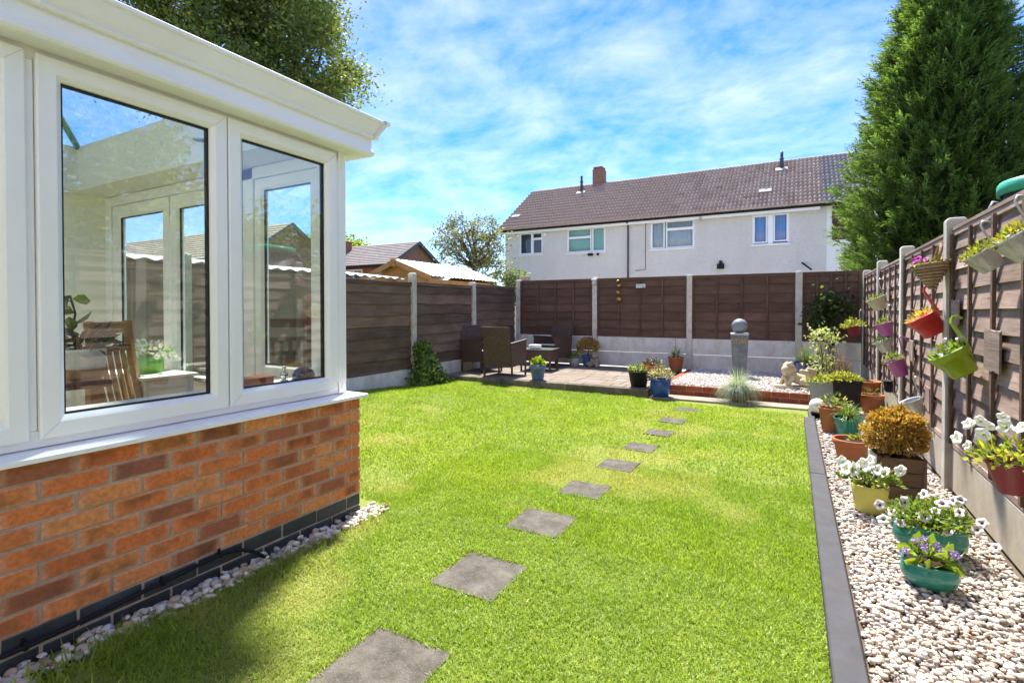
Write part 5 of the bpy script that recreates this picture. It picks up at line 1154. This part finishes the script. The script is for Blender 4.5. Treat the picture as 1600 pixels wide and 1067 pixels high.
mb.build('stem', M_bark, pl, world=False); P = np.array(allP); n = len(P); leaves('foliage', P, NR.normal(size=(n, 3)) + np.array([0, -.2, -.1]), .05 * NR.uniform(.7, 1.3, n), .028, tints(n, (.30, .37, .15), .2, (.55, .58, .38), .35), M_leaf, pl, hexa=True)
pl = thing('climber', 'dark green climber with white flowers in the back right fence corner', 'climber', (.45, 10.2, .02)); n = 520
P = np.stack([.45 + NR.normal(size=n) * .16, 10.28 + NR.normal(size=n) * .06, 1.32 + NR.normal(size=n) * .14], 1); P[:160, 2] -= .25; P[:160, 0] -= .1
leaves('foliage', P, NR.normal(size=(n, 3)) + np.array([0, -.5, 0]), .075 * NR.uniform(.6, 1.2, n), .05, tints(n, (.05, .10, .025), .3, (.14, .2, .05), .15), M_leaf, pl, org=(.45, 10.2, .02), hexa=True)
mb = MB()
for k in range(7): mb.tube([(.45 + rnd.uniform(-.15, .15), 10.25, .02), (.45 + rnd.uniform(-.15, .15), 10.3, .6), (.45 + rnd.uniform(-.25, .25), 10.28, 1.3 + rnd.uniform(-.1, .2))], .006, 5)
mb.build('stem', M_bark, pl)
pl = thing('dry_shrub', 'brown twiggy dry shrub in front of the back right corner', 'shrub', (.50, 9.1, .02)); mb = MB()
for k in range(90):
    a = rnd.uniform(0, 6.28); mb.tube([(rnd.gauss(0, .05), rnd.gauss(0, .05), 0), (math.cos(a) * .12, math.sin(a) * .12, .3 + rnd.uniform(-.1, .1)), (math.cos(a + .6) * .2 * rnd.random(), math.sin(a + .6) * .2, .5 + rnd.uniform(-.2, .2))], [.004, .003, .0015], 4)
mb.build('twigs', m_plain('dry_twig', (.16, .09, .055), .9), pl, world=False); fuzz(pl, 300, (0, 0, .25), (.2, .2, .32), (.17, .10, .05), .03, .5, (.2, .24, .08), .3)
# --- patio pots
t = potted('periwinkle blue plastic pot with bright green lettuce plant at the patio edge', (-3.80, 7.74, PZ), 'taper', M_bluep, .135, .235); fuzz(t, 150, (0, 0, .25), (.11, .11, .10), (.22, .34, .03), .065, .6, (.34, .44, .05), .3)
MB().box((.03, -.085, .235), (.07, .006, .05)).build('label_tag', m_plain('tag', (.72, .55, .45), .6), t, world=False)
t = potted('black plastic pot with young green plant on the patio corner', (-2.13, 7.80, PZ), 'plain', M_black, .155, .235); fuzz(t, 70, (-.02, 0, .23), (.12, .10, .10), (.24, .33, .05), .06, .4)
t = potted('blue glazed pot of white and coral flowers beside the patio corner', (-1.77, 7.66, .022), 'belly', M_blueg, .15, .255); fuzz(t, 420, (0, 0, .26), (.19, .17, .19), (.15, .19, .08), .04, .45, (.62, .62, .50), .35); fuzz(t, 60, (0, -.02, .30), (.17, .15, .15), (.75, .28, .16), .025, .9, None, 0, .2, 'flower', M_petal)
t = potted('orange terracotta pot with pink and lilac flowers behind the blue glazed pot', (-2.20, 8.82, PZ), 'taper', M_terra, .15, .235, sq=.6); fuzz(t, 120, (.03, 0, .24), (.16, .13, .10), (.06, .10, .04), .05, .5); fuzz(t, 36, (.06, -.02, .27), (.17, .12, .09), (.62, .42, .62), .03, .9, None, 0, .2, 'flower', M_petal)
t = potted('tall orange terracotta pot with pale leaf rosette against the gravel boards', (-2.04, 10.05, PZ), 'plain', M_terra, .145, .275); blades_tuft(t, 70, .24, .05, (.50, .56, .38), 1.3, (0, 0, .25), 'foliage', droop=.3); MB().tube([(0, 0, .24), (-.01, 0, .62)], .003, 4).build('cane', M_bark, t, world=False)
t = potted('blue pot with a round straw yellow shrub by the back fence', (-3.84, 10.18, PZ), 'plain', M_bluep, .13, .22); n = 1300; d = unit(NR.normal(size=(n, 3))); d[:, 2] = np.where(d[:, 2] < -.4, -d[:, 2], d[:, 2]); P = np.array([0, 0, .37]) + d * (.35 + .65 * NR.random((n, 1)) ** .5) * np.array([.23, .22, .21]); leaves('foliage', P, d + NR.normal(size=(n, 3)) * .4, .045 * NR.uniform(.7, 1.3, n), .024, tints(n, (.48, .36, .10), .22, (.40, .22, .06), .25), M_leaf, t)
MB().tube([(0, 0, .15), (.01, 0, .35)], .012, 6).build('stem', M_bark, t, world=False)
t = potted('small grey stone pot with green plant left of the stone bear figure', (-4.06, 10.0, PZ), 'cup', M_concrete, .105, .165); fuzz(t, 60, (0, 0, .17), (.11, .09, .08), (.20, .30, .05), .06, .5)
bear = thing('bear_statue', 'small tan stone bear figure beside the blue pot on the patio', 'statue', (-3.60, 10.0, PZ), R(-20)); mb = MB()
mb.ball((0, 0, .10), (.095, .085, .10), 3); mb.ball((.0, -.03, .235), (.068, .062, .062), 3); mb.ball((-.05, -.01, .285), .025, 2); mb.ball((.05, -.01, .285), .025, 2); mb.ball((0, -.085, .225), .028, 2)
for s in (-1, 1): mb.ball((s * .085, -.07, .035), (.045, .065, .04), 2); mb.ball((s * .085, -.03, .13), (.035, .04, .06), 2)
mb.ball((-.15, -.05, .055), (.07, .06, .055), 2)
o = mb.build('figure', M_tan, bear, world=False); rm_ = o.modifiers.new('remesh', 'REMESH'); rm_.mode = 'VOXEL'; rm_.voxel_size = .011; rm_.use_smooth_shade = True

# --- rattan furniture
def rattan_chair(label, loc, rz, cushion=False):
    c = thing('rattan_armchair', label, 'armchair', loc, rz, group='brown rattan armchairs on the patio')
    W_, D_, zs, za, zb = .29, .27, .40, .62, .86
    MB().add([(-W_ + .03, D_ - .05, .16), (W_ - .03, D_ - .05, .16), (W_ - .02, D_ + .05, zb), (-W_ + .02, D_ + .05, zb), (-W_ + .03, D_ - .02, .16), (W_ - .03, D_ - .02, .16), (W_ - .02, D_ + .085, zb), (-W_ + .02, D_ + .085, zb)], [(0, 1, 2, 3), (4, 7, 6, 5), (3, 2, 6, 7), (0, 3, 7, 4), (1, 5, 6, 2), (0, 4, 5, 1)]).build('backrest', M_rattan, c, world=False)
    MB().bb((-W_ + .025, -D_ + .0, zs - .05), (W_ - .025, D_ - .03, zs)).build('seat', M_rattan, c, world=False, bevel=.006)
    MB().bb((-W_ + .03, -D_ + .005, .22), (W_ - .03, -D_ + .025, zs - .051)).build('front_apron', M_rattan, c, world=False)
    for s in (-1, 1):
        x_ = s * (W_ - .012)
        MB().add([(x_ - .012, -D_, .20), (x_ + .012, -D_, .20), (x_ + .012, D_ - .02, .17), (x_ - .012, D_ - .02, .17), (x_ - .012, -D_, za), (x_ + .012, -D_, za), (x_ + .012, D_ + .02, za - .05), (x_ - .012, D_ + .02, za - .05)], [(0, 3, 2, 1), (4, 5, 6, 7), (0, 1, 5, 4), (1, 2, 6, 5), (2, 3, 7, 6), (3, 0, 4, 7)]).build('arm_panel', M_rattan, c, world=False)
        MB().sweep([[(x_ - .022, y_, z_ + .012), (x_ + .022, y_, z_ + .012), (x_ + .022, y_, z_ - .010), (x_ - .022, y_, z_ - .010)] for y_, z_ in ((-D_ - .015, za + .002), (D_ + .02, za - .046))], closed=True).build('armrest', M_rattan, c, world=False)
        for yy in (-D_ + .015, D_ - .02): MB().bb((x_ - .014, yy - .014, 0), (x_ + .014, yy + .014, .23)).build('leg', M_rattan, c, world=False)
    if cushion: MB().bb((-W_ + .035, -D_ - .0, zs + .001), (W_ - .035, D_ - .05, zs + .055)).build('cushion', m_plain('navy_cushion', (.022, .025, .035), .85), c, world=False, bevel=.018)
rattan_chair('brown rattan armchair with its back to the camera, at the lawn edge of the patio', (-4.62, 8.08, PZ), R(180))
rattan_chair('brown rattan armchair by the left fence, half hidden behind the nearest chair', (-5.33, 8.42, PZ), R(78))
rattan_chair('brown rattan armchair with dark cushion facing the lawn against the back fence', (-4.50, 9.86, PZ), R(-14), True)
tb = thing('coffee_table', 'low brown rattan coffee table with glass top between the armchairs', 'table', (-4.42, 9.08, PZ), R(8))
MB().bb((-.30, -.27, .20), (.30, .27, .40)).build('body', M_rattan, tb, world=False, bevel=.004)
for sx in (-1, 1):
    for sy in (-1, 1): MB().bb((sx * .285 - .016, sy * .255 - .016, 0), (sx * .285 + .016, sy * .255 + .016, .1995)).build('leg', M_rattan, tb, world=False)
MB().bb((-.32, -.29, .4015), (.32, .29, .410)).build('glass_top', m_plain('table_glass', (.22, .25, .24), .04, .8, .02, 2, 0), tb, world=False, bevel=.002)
bw = thing('bowl', 'white oval dish on the glass coffee table', 'bowl', (-4.48, 9.0, PZ + .4105)); MB().lathe([(0, 0), (.07, 0), (.10, .025), (.115, .055), (.11, .057), (.095, .03), (0, .012)], 24, sx=1.2).build('body', m_plain('white_ceramic', (.80, .80, .80), .2), bw, world=False)
MB().lathe([(.112, .0575), (.115, .062), (.09, .08), (0, .085)], 24, sx=1.2).build('lid', m_plain('white_lid', (.78, .79, .80), .2), bw, world=False)

# --- hanging pots on the right fence
def hang(label, loc, tilt, r0, h, mat, hookmat, kind='bucket', plant=None, flowers=None, hook=.16, yaw=0, name='hanging_pot', group='pots hung on the right fence'):
    t = thing(name, label, 'hanging pot', loc, group=group, rot=(0, tilt, yaw))
    if kind == 'saddle':
        MB().lathe([(0, -h), (r0 * .66, -h), (r0 * .69, -h + .01), (r0 * .88, -h * .33), (r0 * .97, -h * .32), (r0 * 1.02, -.005), (r0 * 1.0, 0), (r0 * .94, 0), (r0 * .86, -h * .25), (r0 * .8, -h * .26)], 28, square=.25).build('pot', mat, t, world=False)
        pth = [(r0 * .90, 0, -.03), (r0 * .97, 0, .03), (r0 * 1.0, 0, hook * .55), (r0 * 1.03, 0, hook * .85), (r0 * 1.22, 0, hook), (r0 * 1.45, 0, hook * .93), (r0 * 1.55, 0, hook * .80)]
        wd_ = [.05, .045, .03, .026, .026, .026, .024]
        MB().sweep([[(p[0] - .006, -q, p[2] - .003), (p[0] - .006, q, p[2] - .003), (p[0] + .006, q, p[2] + .003), (p[0] + .006, -q, p[2] + .003)] for p, q in zip(pth, wd_)], closed=True).build('hook', mat, t, world=False)
    else:
        MB().lathe([(0, -h), (r0 * .64, -h), (r0 * .66, -h + .004), (r0 * .98, -.008), (r0 * 1.04, -.006), (r0 * 1.04, .004), (r0 * .97, .003), (r0 * .9, -h * .22)], 28).build('pot', mat, t, world=False)
        MB().tube([(r0 * .9, -.012, -.03), (r0 * .98, 0, .02), (r0 * 1.0, 0, hook * .55), (r0 * 1.12, 0, hook * .9), (r0 * 1.35, 0, hook), (r0 * 1.62, 0, hook * .88), (r0 * 1.68, 0, hook * .72)], .0055, 8).build('hook', hookmat, t, world=False)
    MB().lathe([(0, -h * .2), (r0 * .90, -h * .21)], 16).build('soil', M_soil, t, world=False, fix=False)
    if plant: fuzz(t, plant[0], (0, 0, -h * .12), (r0 * plant[1], r0 * plant[1], r0 * plant[2]), plant[3], plant[4], .45, plant[5] if len(plant) > 5 else None, .3)
    if flowers: f_ = fuzz(t, flowers[0], (0, 0, 0), (r0 * .9, r0 * .9, r0 * flowers[2]), flowers[1], flowers[3], .9, None, 0, .3, 'flower', M_petal)
    return t
G1, G2 = (.17, .25, .04), (.30, .34, .06)
hang('large red plastic pot hung from its own red hook on the right fence', (.78, 4.80, 1.235), R(-33), .105, .155, M_redp, M_redp, 'saddle', (70, .9, .55, (.45, .40, .10), .04, (.70, .40, .12)), None, .17)
hang('large lime green plastic pot hung from its own green hook below the red pot', (.78, 4.02, 1.03), R(-33), .105, .155, M_greenp, M_greenp, 'saddle', (70, .9, .6, G1, .04), (14, (.62, .55, .75), .9, .03), .165)
hang('purple metal bucket hanging lowest, left of the lime green pot', (.80, 6.15, .80), R(-20), .088, .16, M_purple, M_purple, 'bucket', (80, 1.0, 1.0, G1, .04), (6, (.75, .5, .65), 1.0, .025), .20)
hang('purple metal bucket hanging just left of the third fence post', (.80, 6.98, 1.13), R(-17), .085, .14, M_purple, M_handle, 'bucket', (60, .8, .8, G1, .035), None, .18)
hang('cream metal bucket hanging highest on the far fence panel', (.80, 7.70, 1.42), R(-24), .10, .15, M_creamp, M_handle, 'bucket', (50, .8, .5, G1, .04), None, .20)
hang('small maroon bucket with trailing yellow green plant, farthest along the right fence', (.72, 9.6, 1.03), R(-8), .10, .15, M_maroon, M_handle, 'bucket', (150, 1.6, 1.3, G2, .05), (5, (.85, .85, .8), 1.4, .03), .24)
hang('small zinc bucket half hidden behind the purple buckets', (.80, 7.05, .93), R(-22), .08, .12, M_zinc, M_handle, 'bucket', (60, 1.2, .8, (.10, .17, .05), .04), None, .16)
hang('zinc bucket with yellow green plant, the left of the two highest on the near panel', (.80, 3.50, 1.575), R(-35), .075, .105, M_zinc, M_handle, 'bucket', (90, .95, .55, G2, .035, (.40, .36, .08)), None, .12)
hang('zinc bucket with yellow green plant, cut by the right picture edge', (.80, 3.02, 1.60), R(-35), .082, .11, M_zinc, M_handle, 'bucket', (90, .95, .6, G2, .035, (.45, .36, .10)), None, .13)
hang('empty zinc bucket hanging low on the fence above the golden bush', (.82, 5.45, .52), R(-24), .08, .12, M_zinc, M_handle, 'bucket', None, None, .17)
t = hang('maroon bucket of tall white petunias low on the near fence panel', (.78, 2.92, .645), R(-6), .085, .13, M_maroon, M_handle, 'bucket', (210, 1.7, 1.2, (.25, .32, .06), .038, (.45, .45, .08)), None, .2)
put_flowers(t, FL_white, [(-.11, .09, .14), (-.09, .12, .135), (.0, .03, .18), (-.03, .11, .125), (.01, .07, .13), (-.14, .16, .06), (-.11, .14, .03), (-.07, .05, .10), (.04, -.03, .15), (-.06, .10, .15)], .029, (-.6, -.8, .3))
# wicker basket on the post
bk = thing('wicker_basket', 'cone shaped wicker basket of pink flowers hanging on the near fence post', 'hanging basket', (.80, 4.66, 1.60), rot=(0, R(-6), 0))
mb = MB()
for k in range(9):
    q = k / 8; z_ = -.165 * q; rr_ = .088 * (1 - q ** 1.3) + .016
    a = np.linspace(0, 2 * math.pi, 29); MB().tube([(math.cos(x_) * rr_, math.sin(x_) * rr_, z_ + .004 * math.sin(x_ * 14)) for x_ in a], .0105, 6).build('coil', M_wicker if k % 2 == 0 else M_tan, bk, world=False)
MB().tube([(.03, .075, 0), (.06, .06, .08), (.075, .02, .13), (.075, -.02, .13), (.06, -.06, .08), (.03, -.075, 0)], .011, 8).build('handle', M_wicker, bk, world=False)
MB().lathe([(0, -.02), (.095, -.02)], 16).build('soil', M_soil, bk, world=False, fix=False)
fuzz(bk, 90, (0, 0, -.01), (.10, .10, .05), (.16, .20, .06), .035, .5, (.45, .40, .18), .3)
put_flowers(bk, FL_pink, [(-.09, -.03, .03), (-.07, -.06, .045), (-.03, -.07, .035), (-.08, .0, .05)], .022)
# rough timber plaques behind the hooks
for (y_, z_, w_, h_, lab) in ((3.72, 1.06, .26, .22, 'rough edged timber plaque behind the lime green pot hook'), (6.05, .90, .17, .19, 'timber plaque behind the lowest purple bucket'), (5.33, .56, .17, .19, 'timber plaque behind the empty zinc bucket'), (3.10, 1.645, .62, .13, 'long pale timber plaque behind the two upper zinc buckets'),
                              (4.50, 1.26, .17, .17, 'timber plaque behind the red pot hook'), (7.55, 1.46, .15, .15, 'timber plaque behind the cream bucket'), (9.42, 1.13, .15, .17, 'timber plaque behind the farthest maroon bucket'), (2.75, .62, .16, .2, 'timber plaque behind the near maroon bucket')):
    mb = MB(); n = 10; V = []
    for i in range(n + 1):
        u = -w_ / 2 + w_ * i / n; V += [(u, -.005, -h_ / 2 + rnd.uniform(-.008, .008)), (u, -.005, h_ / 2 + rnd.uniform(-.008, .008)), (u, .005, h_ / 2), (u, .005, -h_ / 2)]
    F = [(i * 4 + j, i * 4 + 4 + j, i * 4 + 4 + (j + 1) % 4, i * 4 + (j + 1) % 4) for i in range(n) for j in range(4)] + [(0, 1, 2, 3), (n * 4 + 3, n * 4 + 2, n * 4 + 1, n * 4)]
    o = mb.add(V, F).build('timber_plaque', M_plaque, loc=(.912, y_, z_), rot=(0, 0, R(-90))); tag(o, lab, 'plaque', 'timber plaques on the right fence')
